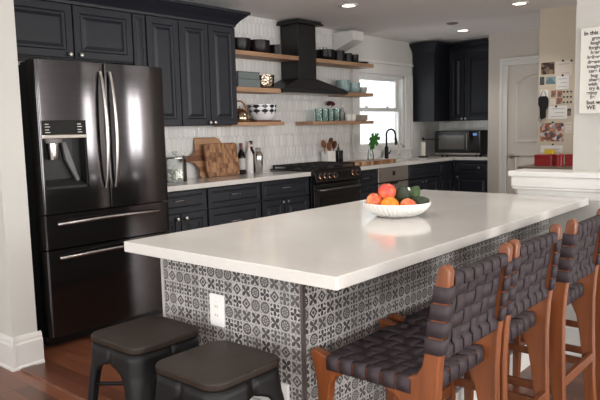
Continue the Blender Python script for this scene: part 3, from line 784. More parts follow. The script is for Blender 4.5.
# ------------------------------------------------------------------ shelves
SY = 4.24
def shelf(label, x0, x1, z0, z1):
    return tag(MB().box(x0, x1, SY, 4.487, z0, z1).build('floating_shelf', M['shelf'], bevel=.002), label, 'shelf')
shelf('upper wooden floating shelf between navy cabinet and hood chimney, under black bowls', 3.99, 4.943, 2.022, 2.062)
shelf('middle wooden floating shelf left of the hood, under glass dish and metal bowl', 3.99, 4.666, 1.690, 1.732)
shelf('short wooden floating shelf holding the kettle and the diamond patterned bowl', 3.99, 4.705, 1.376, 1.412)
shelf('upper wooden floating shelf right of the hood chimney, under black mugs', 5.227, 6.28, 2.022, 2.062)
shelf('middle wooden floating shelf right of the hood, under teal bowls', 5.722, 6.265, 1.690, 1.728)
shelf('lowest wooden floating shelf right of the hood, under teal glasses and small cups', 5.15, 6.265, 1.376, 1.412)
T1, T2, T3 = 2.0625, 1.7325, 1.4125
T2R = 1.7285
def bowl_prof(r, h, rb, t=.005):
    out = []
    for i in range(9):
        a = i/8; out.append((rb+(r-rb)*sin(a*pi/2)**.9, h*(1-cos(a*pi/2))**.95 if i else 0))
    inn = [(max(.002, q-t), z+t) for q, z in out[::-1] if z < h*.98]
    return [(0.0, 0.0)]+out+[(r-t*.5, h+.001)]+inn+[(0.0, t)]
def cyl_prof(r, h, rb=None, t=.004):
    rb = rb or r*.92
    return [(0, 0), (rb*.9, 0), (rb, .006), (r, h), (r-t*.5, h+.001), (r-t, h), (rb-t, .01), (0, .01)]
def ceramic(name, label, cat, prof, loc, mat, group=None, n=28, sx=1, sy=1):
    o = MB().lathe(prof, (0, 0, 0), n, sx, sy).build(name, M[mat], smooth=True, ang=50); o.location = loc
    return tag(o, label, cat, group)
def mug(label, loc, r, h, mat, group=None, rz=0):
    t = thing('mug', label, 'mug', loc, rz, group)
    MB().lathe(cyl_prof(r, h, r*.93), n=24).build('body', M[mat], t, world=False, smooth=True)
    pts = [(r*.95+.028*sin(pi*i/8), 0, h*.8-(h*.6)*i/8) for i in range(9)]
    MB().tube(pts, .005, 8).build('handle', M[mat], t, world=False, smooth=True)
    return t
ceramic('bowl', 'wide black bowl on the top left shelf, next to the navy cabinet', 'bowl', bowl_prof(.115, .12, .085), (4.235, 4.37, T1), 'black_ceramic')
ceramic('bowl', 'dark plum bowl in the middle of the top left shelf', 'bowl', bowl_prof(.116, .125, .085), (4.495, 4.37, T1), 'plum_ceramic')
mug('short wide black mug on the top left shelf beside the hood chimney', (4.735, 4.35, T1), .078, .1, 'black_ceramic', rz=pi*.75)
for k in range(3):
    ceramic('bowl', ('lowest', 'middle', 'topmost')[k]+' of three black bowls stacked on the top right shelf against the hood', 'bowl', bowl_prof(.112-.002*k, .062, .07), (5.53, 4.365, T1+.026*k), 'black_ceramic', 'black bowls stacked beside the hood')
for x, nm, r, h in ((5.745, 'first', .075, .12), (5.915, 'second', .056, .105), (6.045, 'third', .052, .1)):
    mug('black mug on the top right shelf, '+nm+' to the right of the stacked black bowls', (x, 4.35, T1), r, h, 'black_ceramic', 'black mugs on the top right shelf', pi/2)
ceramic('small_plate', 'small flat black dish at the window end of the top right shelf', 'plate', [(0, 0), (.05, 0), (.078, .022), (.076, .026), (.05, .006), (0, .006)], (6.19, 4.34, T1), 'black_ceramic')
for x, nm in ((5.47, 'left'), (5.53, 'right')):
    ceramic('small_glass', 'little clear glass standing in the stacked black bowls, the %s one' % nm, 'glass', cyl_prof(.024, .085, .02, .003), (x, 4.365, T1+.0585), 'glass', 'small glasses in the stacked black bowls')
# middle left
gt = NT('pale_green_glassware'); gt.set(color=lin((150, 160, 160)), rough=.12, trans=.45, ior=1.2); M['dishglass'] = gt.mat
gd = thing('glass_dish', 'stack of rectangular clear glass dishes on middle shelf beside navy cabinet', 'dish', (4.275, 4.37, T2))
def gdish(z, w, d, h):
    mb = MB(); t = .006
    mb.box(-w, w, -d, d, z, z+t)
    for q in ((-w, -w+t, -d, d), (w-t, w, -d, d), (-w+t, w-t, -d, -d+t), (-w+t, w-t, d-t, d)): mb.box(*q, z+t, z+h)
    return mb
gdish(0, .145, .09, .075).build('dish', M['dishglass'], gd, world=False, bevel=.002)
gdish(.078, .14, .085, .06).build('dish', M['dishglass'], gd, world=False, bevel=.002)
MB().box(-.145, .145, -.09, .09, .139, .147).build('lid', M['dishglass'], gd, world=False, bevel=.002)
g = NT('hammered_steel'); vv = g.n.new('ShaderNodeTexVoronoi'); g.l.new(g.coord(), vv.inputs['Vector']); vv.inputs['Scale'].default_value = 45
g.set(color=lin((176, 162, 146)), rough=.18, metal=1.0); g.bump(vv.outputs['Distance'], .5, .01); M['hammered'] = g.mat
ceramic('metal_bowl', 'hammered metal bowl on the middle shelf beside the hood canopy', 'bowl', bowl_prof(.108, .13, .08, .004), (4.552, 4.365, T2), 'hammered')
# middle right
for k in range(3):
    ceramic('bowl', ('lowest', 'middle', 'topmost')[k]+' of three pale teal bowls stacked on middle right shelf near the hood', 'bowl', bowl_prof(.082, .07, .045), (5.835, 4.36, T2R+.034*k), 'teal_ceramic', 'pale teal bowls stacked near the hood')
for k in range(2):
    ceramic('bowl', ('lower', 'upper')[k]+' of two pale teal bowls in the middle of the middle right shelf', 'bowl', bowl_prof(.080, .08, .05), (6.02, 4.35, T2R+.034*k), 'teal_ceramic', 'two pale teal bowls')
ceramic('bowl', 'small pale grey bowl at the window end of the middle right shelf', 'bowl', bowl_prof(.062, .07, .035), (6.175, 4.34, T2R), 'grey_ceramic')
# lowest left: kettle, board and patterned bowl
kt = thing('kettle', 'shiny metal tea kettle with looped handle on the lowest left shelf', 'kettle', (4.215, 4.365, T3))
MB().lathe([(0, 0), (.085, 0), (.098, .02), (.097, .05), (.08, .09), (.045, .115), (.04, .118), (0, .118)], n=28).build('body', M['copper'], kt, world=False, smooth=True)
MB().lathe([(.042, 0), (.035, .012), (.01, .018), (.012, .03), (0, .036)], (0, 0, .116), 20).build('lid', M['copper'], kt, world=False, smooth=True)
MB().tube([(-.075, 0, .085), (-.12, 0, .115), (-.14, 0, .14)], [.02, .014, .010], 10).build('spout', M['copper'], kt, world=False, smooth=True)
MB().tube([(.085*cos(a), 0, .10+.10*sin(a)) for a in [radians(-15+210*i/14) for i in range(15)]], .008, 8).build('handle', M['utensil_wood'], kt, world=False, smooth=True)
sb = tag(MB().prism(rrect(4.34, 4.69, 4.26, 4.47, .02), 'z', T3, T3+.014).build('wooden_tray', M['dark_utensil'], bevel=.003), 'thin dark wooden tray under the diamond patterned bowl', 'tray')
ceramic('patterned_bowl', 'white bowl with black diamond pattern on the lowest left shelf', 'bowl', bowl_prof(.148, .155, .08, .005), (4.53, 4.365, T3+.0145), 'diamond', n=48, sx=1, sy=.85)
# lowest right: four teal glasses, bottle, cups, plates
for k, nm in enumerate(('first', 'second', 'third', 'fourth')):
    ceramic('drinking_glass', 'teal drinking glass on the lowest right shelf, %s from the hood side' % nm, 'glass', cyl_prof(.045, .135, .040, .003), (5.385+.105*k, 4.35, T3), 'teal_glass', 'teal drinking glasses in a row')
bt = thing('glass_bottle', 'slim clear glass bottle beside the teal glasses on the lowest right shelf', 'bottle', (5.80, 4.35, T3))
MB().lathe([(0, 0), (.03, 0), (.033, .006), (.033, .09), (.014, .12), (.013, .16), (.011, .16), (.012, .12), (.03, .088), (.03, .006), (0, .005)], n=20).build('body', M['glass'], bt, world=False, smooth=True)
MB().lathe([(0, 0), (.013, 0), (.013, .02), (0, .021)], (0, 0, .159), 14).build('cap', M['white_plastic'], bt, world=False)
dl_ = thing('dried_flower', 'dark burgundy dried flower head standing behind the teal glasses', 'flower', (5.74, 4.44, T3))
MB().tube([(0, 0, 0), (.0, 0, .1), (-.02, 0, .19)], .003, 6).build('stem', M['darkwood'], dl_, world=False)
fl = MB()
for i in range(7):
    a = 2*pi*i/7
    fl.lathe([(0, -.02), (.02, -.012), (.026, 0), (.02, .012), (0, .02)], (-.03+.035*cos(a), .018*sin(a), .20+.01*sin(a*2)), 10)
fl.build('flower_head', simple('burgundy_petals', (70, 22, 30), .7), dl_, world=False, smooth=True)
for x, nm in ((5.89, 'left'), (5.975, 'right')):
    ceramic('cup', '%s one of two small white cups on the lowest right shelf' % nm, 'cup', cyl_prof(.038, .075, .034, .004), (x, 4.33, T3), 'white_ceramic', 'small white cups')
for k in range(5):
    ceramic('plate', 'pale grey plate stacked at the window end of the lowest shelf, %s one' % ('lowest', 'second lowest', 'middle', 'second highest', 'topmost')[k], 'plate', [(0, 0), (.08, 0), (.112, .016), (.110, .019), (.078, .006), (0, .006)], (6.14, 4.365, T3+.0125*k), 'cream_ceramic', 'stacked pale plates')

# ------------------------------------------------------------------ left counter items
CT = .9205
j = thing('glass_jar', 'clear lidded glass jar half filled with pale pods, beside the refrigerator', 'jar', (3.32, 4.225, CT))
MB().lathe([(0, 0), (.088, 0), (.095, .008), (.095, .185), (.085, .205), (.081, .205), (.09, .183), (.09, .01), (0, .007)], n=32).build('body', M['glass'], j, world=False, smooth=True)
MB().lathe([(.09, .0), (.094, .004), (.094, .012), (.06, .022), (.012, .026), (.018, .04), (.02, .048), (0, .054)], (0, 0, .206), 28).build('lid', M['glass'], j, world=False, smooth=True)
MB().lathe([(.083, 0), (.0965, 0), (.0965, .008), (.083, .008)], (0, 0, .199), 28).build('rim_band', M['knob'], j, world=False, smooth=True)
pm = MB()
for i in range(46):
    a = random.random()*6.28; r = .062*math.sqrt(random.random()); z = .026+random.random()*.075
    pm.lathe([(0, -.016), (.014, -.011), (.017, 0), (.014, .011), (0, .016)], (r*cos(a), r*sin(a), z), 8)
q = pm.build('pods', M['marsh'], j, world=False, smooth=True); q['kind'] = 'stuff'

def lean(mb, x, y, z, tilt, ry=0):
    return mb.xf(Matrix.Translation((x, y, z)) @ Matrix.Rotation(-tilt, 4, 'X') @ Matrix.Rotation(ry, 4, 'Y'))
# paddle board, handle to the left, leaning on the wall
pts = [(.0, .02), (.03, .0), (.31, .0), (.335, .03), (.335, .30), (.30, .345), (.26, .362), (.02, .365), (-.0, .35), (-.005, .26), (-.02, .225), (-.06, .205), (-.15, .20), (-.175, .185), (-.175, .165), (-.15, .152), (-.08, .15), (-.03, .135), (.0, .10), (.015, .06)]
pb = MB().prism(pts, 'y', 0, .02)
lean(pb, 3.735, 4.405, CT+.001, radians(10))
pbo = tag(pb.build('paddle_board', M['paddle'], bevel=.003), 'large wooden paddle cutting board with handle, leaning against the tile behind the square board', 'cutting board')
sbm = MB().prism(rrect(0, .40, 0, .305, .03), 'y', 0, .028)
lean(sbm, 3.79, 4.355, CT+.002, radians(8), radians(0))
tag(sbm.build('butcher_board', M['butcher'], bevel=.004), 'square end grain cutting board leaning in front of the paddle board', 'cutting board')
def bottle(label, loc, prof, mat, cap_z, cap_r, cap_h, capmat, labelz=None, labmat=None, labr=0, cat='bottle'):
    t = thing('bottle', label, cat, loc)
    MB().lathe(prof, n=22).build('body', mat, t, world=False, smooth=True)
    MB().lathe([(0, 0), (cap_r, 0), (cap_r, cap_h), (cap_r*.8, cap_h+.003), (0, cap_h+.003)], (0, 0, cap_z), 16).build('cap', capmat, t, world=False, smooth=True)
    if labelz: MB().lathe([(labr, 0), (labr+.0008, .001), (labr+.0008, labelz[1]-labelz[0]), (labr, labelz[1]-labelz[0]+.001)], (0, 0, labelz[0]), 22).build('paper_label', labmat, t, world=False, smooth=True)
    return t
wine = lambda r, h: [(0, 0), (r*.9, 0), (r, .008), (r, h*.56), (r*.86, h*.63), (r*.42, h*.74), (.0145, h*.8), (.0145, h*.965), (0, h*.965)]
M['bottle_dark'] = simple('dark_bottle_glass', (18, 16, 18), .12, var=.05)
M['bottle_white'] = simple('frosted_white_bottle', (214, 210, 208), .3, var=.03)
bottle('dark wine bottle with pale label beside the square cutting board', (4.237, 4.385, CT), wine(.042, .30), M['bottle_dark'], .238, .0165, .055, simple('burgundy_foil', (96, 44, 44), .4), (.045, .15), M['grey_ceramic'], .0425)
bottle('white frosted bottle between the dark wine bottle and the cocktail shaker', (4.33, 4.375, CT), wine(.040, .305), M['bottle_white'], .242, .0165, .055, M['pink'])
bottle('black bottle with pale cap standing behind the cocktail shaker', (4.43, 4.445, CT), wine(.042, .32), M['bottle_dark'], .275, .0175, .035, M['black_plastic'], (.258, .274), M['white_plastic'], .0165)
sh = thing('cocktail_shaker', 'stainless steel cocktail shaker right of the bottles on the left counter', 'shaker', (4.425, 4.345, CT))
MB().lathe([(0, 0), (.036, 0), (.038, .004), (.047, .15), (.046, .16), (0, .16)], n=26).build('body', M['chrome'], sh, world=False, smooth=True)
MB().lathe([(.0475, 0), (.046, .02), (.034, .045), (.028, .05), (0, .05)], (0, 0, .158), 26).build('strainer_top', M['chrome'], sh, world=False, smooth=True)
MB().lathe([(.024, 0), (.026, .03), (.02, .038), (0, .04)], (0, 0, .207), 22).build('cap', M['chrome'], sh, world=False, smooth=True)

# ------------------------------------------------------------------ right counter items
ck = thing('utensil_crock', 'square white utensil crock right of the stove', 'crock', (5.597, 4.40, CT))
cm_ = MB(); P0 = rrect(-.066, .066, -.06, .06, .018, 4); P1 = rrect(-.060, .060, -.054, .054, .014, 4); n = len(P0)
vs = [(x, y, 0) for x, y in P0]+[(x, y, .165) for x, y in P0]+[(x, y, .165) for x, y in P1]+[(x, y, .01) for x, y in P1]
fs = [tuple(range(n))[::-1]]+[(k*n+i, k*n+(i+1) % n, (k+1)*n+(i+1) % n, (k+1)*n+i) for k in range(3) for i in range(n)]+[tuple(3*n+i for i in range(n))]
cm_.add(vs, fs).build('body', M['white_ceramic'], ck, world=False)
def utensil(label, tip, base, mat, wh, kind):
    t = thing('wooden_spoon', label, 'utensil', (5.597+base[0], 4.40+base[1], CT+.0105), 0, 'utensils in the white crock')
    b = Vector((0, 0, 0)); e = Vector((tip[0]-base[0], tip[1]-base[1], tip[2])); d = (e-b).normalized()
    MB().tube([b, b+(e-b)*.5, e], [.005, .006, .006], 8).build('handle', M[mat], t, world=False, smooth=True)
    hm = MB().lathe([(0, -.05), (wh*.6, -.04), (wh, -.01), (wh*.95, .02), (wh*.6, .04), (0, .048)], n=16, sy=.32)
    hm.xf(Matrix.Translation(e+d*.035) @ d.to_track_quat('Z', 'Y').to_matrix().to_4x4()).build('spoon_head', M[mat], t, world=False, smooth=True)
utensil('pale wooden spoon leaning to the left in the white crock', (-.085, -.01, .20), (-.025, 0), 'utensil_wood', .032, 0)
utensil('wide light wooden spatula in the middle of the white crock', (-.005, -.02, .17), (0, -.02), 'utensil_wood', .036, 0)
utensil('dark wooden spoon leaning to the right in the white crock', (.055, .01, .22), (.02, .01), 'dark_utensil', .034, 0)
utensil('broad dark wooden paddle at the right rim of the white crock', (.078, -.02, .185), (.03, -.02), 'dark_utensil', .036, 0)
so = thing('soap_bottle', 'dark square bottle with pourer next to the white utensil crock', 'bottle', (5.757, 4.38, CT))
MB().prism(rrect(-.045, .045, -.035, .035, .01, 3), 'z', 0, .165).build('body', M['bottle_dark'], so, world=False, bevel=.006)
MB().lathe([(.014, 0), (.014, .03), (.006, .035), (.005, .075), (0, .076)], (0, 0, .165), 14).build('pourer', M['black_plastic'], so, world=False, smooth=True)
bb = MB().prism(rrect(5.56, 6.42, 4.03, 4.29, .01), 'z', CT, CT+.04)
tag(bb.build('butcher_board', M['butcher_flat'], bevel=.003), 'long low end grain cutting board lying flat on the counter right of the stove', 'cutting board')
vz = thing('glass_vase', 'small clear glass vase on the flat board below the window', 'vase', (6.20, 4.245, CT+.0405))
MB().lathe([(0, 0), (.034, 0), (.038, .006), (.036, .06), (.028, .1), (.03, .115), (.027, .115), (.025, .1), (.033, .06), (.034, .008), (0, .006)], n=24).build('body', M['glass'], vz, world=False, smooth=True)
lf = thing('monstera_leaf', 'green monstera leaf cutting standing in the small glass vase', 'plant', (6.20, 4.245, CT+.05))
MB().tube([(0, 0, 0), (.005, 0, .08), (.01, -.005, .16), (.02, -.02, .25)], .0035, 6).build('stem', M['stem'], lf, world=False, smooth=True)
def leaf_poly(sz):
    L = [(0, .0)]; R = []
    pts = []
    for i in range(25):
        t = i/24; a = pi*t
        rad = sz*(.55+.45*sin(a)**.8)*(1.0 if i % 4 else .72)
        th = -pi*.62+2*pi*.62*t if False else None
        pts.append((t, rad))
    out = []
    n = 40
    for i in range(n):
        a = -pi/2+2*pi*i/n
        base = sz*(1-.42*max(0, sin(a)))     # heart-ish, tip downwards
        lobe = (.62 if (i % 4 == 0 and i not in (0,)) else 1.0)
        if abs(a-pi/2) < .25: lobe = .35
        out.append((cos(a)*base*.92*lobe, sin(a)*base*1.05*lobe))
    return out
lp = leaf_poly(.125); nn = len(lp)
lm = MB().add([(.02, -.03, .235)]+[(.02+x, -.03-.15*abs(x)-(.25*z), .235+z) for x, z in lp], [(0, 1+i, 1+(i+1) % nn) for i in range(nn)])
lm.build('leaf_blade', M['leaf'], lf, world=False, solid=.0015)
lm2 = MB().add([(-.05, .01, .16)]+[(-.05+x*.5, .01-.3*x, .16+z*.5) for x, z in lp], [(0, 1+i, 1+(i+1) % nn) for i in range(nn)])
# faucet
fa = thing('faucet', 'tall matte black gooseneck kitchen faucet in front of the window', 'faucet', (6.795, 4.41, CT))
MB().lathe([(.032, 0), (.032, .006), (.026, .012), (.024, .16), (.014, .175), (0, .175)], n=20).build('body', M['black_metal'], fa, world=False, smooth=True)
arc = [(0, 0, .16), (0, 0, .30)]+[(0, -.065+.065*cos(a), .32+.065*sin(a)) for a in [pi*i/10 for i in range(11)]]+[(0, -.132, .27)]
MB().tube(arc, .012, 10).build('spout', M['black_metal'], fa, world=False, smooth=True)
MB().tube([(0, -.132, .28), (0, -.138, .235), (0, -.144, .19)], [.015, .018, .021], 12).build('spray_head', M['black_metal'], fa, world=False, smooth=True)
MB().tube([(.02, 0, .075), (.045, -.01, .08), (.065, -.025, .125)], [.012, .009, .006], 8).build('handle', M['black_metal'], fa, world=False, smooth=True)
fa2 = thing('filter_tap', 'slim chrome filter tap right of the black faucet', 'faucet', (7.06, 4.40, CT))
MB().lathe([(.02, 0), (.02, .006), (.012, .012), (.011, .05), (0, .05)], n=16).build('body', M['steel'], fa2, world=False, smooth=True)
MB().tube([(0, 0, .045), (0, 0, .16)]+[(0, -.03+.03*cos(a), .165+.03*sin(a)) for a in [pi*i/8 for i in range(9)]]+[(0, -.062, .145)], .006, 8).build('spout', M['steel'], fa2, world=False, smooth=True)
MB().tube([(0, 0, .045), (.03, -.01, .06)], .005, 8).build('handle', M['black_plastic'], fa2, world=False)
# paper towel stand
pt = thing('paper_towel_holder', 'paper towel stand with black crossbar left of the microwave', 'paper towel holder', (7.57, 4.33, CT))
MB().lathe([(.07, 0), (.07, .012), (.006, .014), (.006, .02), (0, .02)], n=22).build('base', M['black_metal'], pt, world=False, smooth=True)
MB().lathe([(0, .02), (.03, .02), (.03, .20), (0, .20)], n=22).build('paper_roll', M['paper'], pt, world=False, smooth=True)
MB().tube([(0, 0, .2), (0, 0, .235)], .006, 8).lathe([(0, -.02), (.016, -.012), (.02, 0), (.016, .012), (0, .02)], (-.0, 0, .245), 12).tube([(0, 0, .235), (.06, -.12, .235), (.1, -.2, .232)], .006, 8).build('crossbar', M['black_metal'], pt, world=False, smooth=True)

# microwave
mw = thing('microwave', 'large black countertop microwave with window in the back corner', 'microwave', (7.85, 3.95, CT))
MB().box(7.865, 8.09, 3.655, 4.315, CT+.015, 1.262).build('case', M['black_plastic'], mw, bevel=.006)
for x in (7.92, 8.04):
    for y in (3.74, 4.23): MB().lathe([(.018, 0), (.018, .016)], (x, y, CT), 12).build('foot', M['rubber'], mw)
md = MB().box(7.845, 7.866, 3.81, 4.31, CT+.045, 1.255).build('door', M['black_enamel'], mw, bevel=.004)
MB().box(7.842, 7.847, 3.87, 4.25, 1.015, 1.20).build('window_pane', M['grey_ceramic'] if False else simple('mesh_window_glass', (88, 86, 84), .15), md)
MB().tube([(7.848, 3.828, 1.0), (7.82, 3.828, 1.01), (7.82, 3.828, 1.21), (7.848, 3.828, 1.22)], .007, 8).build('handle', M['steel'], md, smooth=True)
cp = MB().box(7.845, 7.866, 3.66, 3.807, CT+.045, 1.255).build('control_panel', M['black_glass'], mw, bevel=.004)
MB().box(7.842, 7.8455, 3.695, 3.75, 1.195, 1.225).build('display', simple('blue_display', (80, 120, 170), .3, emit=(.2, .4, .8, 1), emit_s=.4), cp)
MB().box(7.845, 7.866, 3.66, 4.31, CT+.018, CT+.044).build('lower_trim', M['steel'], mw, bevel=.003)

# ------------------------------------------------------------------ fruit bowl
BX, BY = 2.55, 1.60
bw = MB()
nseg = 240; prof = [(0, 0), (.075, 0), (.09, .003), (.115, .015), (.137, .032), (.152, .050), (.159, .065), (.156, .068), (.151, .065), (.143, .050), (.126, .033), (.10, .016), (.07, .010), (0, .009)]
vs = []; fs = []; k = len(prof)
for i in range(nseg):
    a = 2*pi*i/nseg; rib = .0034*cos(a*40)
    for q, (r, z) in enumerate(prof):
        rr = r+(rib if 2 <= q <= 5 else 0); vs.append((rr*cos(a), rr*sin(a), z))
for i in range(nseg):
    jn = (i+1) % nseg
    for q in range(k-1): fs.append((i*k+q, jn*k+q, jn*k+q+1, i*k+q+1))
bo = MB().add(vs, fs).build('fruit_bowl', M['white_ceramic'], smooth=True, ang=60); bo.location = (BX, BY, .9205)
tag(bo, 'shallow white ribbed bowl of fruit on the island', 'bowl')
RT = Vector((.653, -.757, 0)); FW = Vector((.757, .653, 0))   # to the right / away, seen from the room
def fruit_ob(name, label, cat, prof, mat, off, tilt=(0, 0, 0), stem=None, stick=None, calyx=None):
    p = Vector((BX, BY, .9205))+RT*off[0]+FW*off[1]+Vector((0, 0, off[2]))
    t = thing(name, label, cat, p); t.rotation_euler = tilt
    MB().lathe(prof, n=28).build('skin', M[mat], t, world=False, smooth=True, ang=80)
    if stem: MB().tube([(0, 0, stem-.006), (.001, 0, stem+.008)], .0025, 6).build('stem', M['dark_utensil'], t, world=False)
    if stick:
        mb = MB().lathe([(0, .0012), (.009, .0012), (.0095, 0)], n=14)
        d = Vector(stick[0]); mb.xf(Matrix.Translation(Vector(stick[0])) @ Vector(stick[1]).to_track_quat('Z', 'Y').to_matrix().to_4x4()); mb.build('fruit_sticker', M['sticker'], t, world=False)
def ball(r, dent=.12, sq=.95):
    P = []
    for i in range(15):
        a = -pi/2+pi*i/14; x = cos(a)*r; z = sin(a)*r*sq
        if i > 10: z -= dent*r*(1-x/r)**1.5 if x < r else 0
        if i < 3: z += dent*.6*r*(1-x/r)**1.5
        P.append((max(x, 0.0 if i in (0, 14) else .001), z))
    return P
def avo(r, L):
    P = []
    for i in range(17):
        t = i/16; a = -pi/2+pi*t
        P.append((max(0, cos(a)*r*(1-.28*max(0, sin(a)))) if i not in (0, 16) else 0, sin(a)*L))
    return P
fruit_ob('peach', 'orange red peach at the left end of the fruit bowl', 'fruit', ball(.041), 'peach', (-.105, -.01, .072), (.5, .3, 0), .036)
fruit_ob('grapefruit', 'pinkish red fruit on top of the pile in the bowl', 'fruit', ball(.043, .08), 'redfruit', (-.046, .0, .114), (.1, -.15, .3), .035)
fruit_ob('orange', 'bright orange at the front of the fruit bowl', 'fruit', ball(.044, .05, .97), 'orange', (-.042, -.062, .055), (.3, .2, 0), None, None)
fruit_ob('peach', 'half hidden blush peach at the front of the bowl, right of the orange', 'fruit', ball(.040), 'peach', (.043, -.068, .052), (.4, -.3, 1), .035)
fruit_ob('avocado', 'large dark avocado with white sticker leaning in the middle of the bowl', 'fruit', avo(.038, .052), 'avocado', (.030, .002, .100), (.3, -.5, .2), None, ((.006, -.022, .036), (.1, -.7, .7)))
fruit_ob('avocado', 'mid green avocado at the back right of the bowl', 'fruit', avo(.035, .047), 'avocado2', (.084, .045, .094), (.5, .35, 0), None, ((.012, -.033, -.012), (.3, -.9, -.1)))
fruit_ob('avocado', 'dark avocado lying lowest at the right rim of the bowl', 'fruit', avo(.033, .045), 'avocado', (.106, -.025, .062), (1.2, .5, 0), None)
fruit_ob('avocado', 'dark avocado buried in the back of the bowl behind the peaches', 'fruit', avo(.036, .048), 'avocado', (0, .07, .056), (1.4, .2, .4), None)

# ------------------------------------------------------------------ metal stools
def metal_stool(label, x, y, rz):
    t = thing('metal_stool', label, 'stool', (x, y, 0), rz, 'black metal stools at the island end')
    MB().prism(rrect(-.146, .146, -.146, .146, .05, 7), 'z', .628, .652).build('seat', M['darkseat'], t, world=False, bevel=.006, seg=3)
    def s_at(z): return .142+(.622-z)*.08
    zs = [.626, .60, .577, .571, .566, .559, .552, .543, .535, .52, .50, .46, .42, .25, .12, .0]
    def L_at(z):
        K = ((.64, .142), (.577, .150), (.566, .115), (.552, .086), (.535, .072), (.50, .062), (.42, .056), (.25, .046), (0, .034), (-1, .034))
        for (za, la), (zb, lb) in zip(K[:-1], K[1:]):
            if zb <= z <= za: return la+(lb-la)*(za-z)/(za-zb)
    for sx, sy in ((1, 1), (-1, 1), (-1, -1), (1, -1)):
        vs = []; fs = []; n = 0
        for z in zs:
            s_ = s_at(z); L = min(L_at(z), s_); r = min(.05, L*.62)
            P = [(s_, s_-L), (s_, s_-L*.8), (s_, s_-r)]+[(s_-r+r*cos(a), s_-r+r*sin(a)) for a in [pi/2*i/6 for i in range(1, 6)]]+[(s_-r, s_), (s_-L*.8, s_), (s_-L, s_)]
            n = len(P); vs += [(p[0]*sx, p[1]*sy, z) for p in P]
        for k in range(len(zs)-1):
            for i in range(n-1): fs.append((k*n+i, k*n+i+1, (k+1)*n+i+1, (k+1)*n+i))
        lg = MB().add(vs, fs).build('leg', M['black_metal'], t, world=False, smooth=True, solid=.004, ang=50)
        q = s_at(0)-.02
        MB().box(q*sx-.02, q*sx+.02, q*sy-.02, q*sy+.02, 0, .012).build('foot_cap', M['rubber'], lg, world=False, bevel=.004)
    MB().prism(rrect(-.141, .141, -.141, .141, .048, 5), 'z', .612, .627).build('seat_pan', M['black_metal'], t, world=False)
    for a in (1, -1):
        z = .47; e = s_at(z)-.012
        mb = MB().tube([(-e, -e*a, z), (0, 0, z+.012*a), (e, e*a, z)], .007, 8)
        mb.build('cross_brace', M['black_metal'], t, world=False, smooth=True)
    return t
ms = metal_stool('black metal stool with dark wooden seat nearest the refrigerator', 1.275, 1.83, 0)
dup(ms, (1.235, 1.41, 0), 'black metal stool with dark wooden seat in front of the patterned tile, nearest the camera')

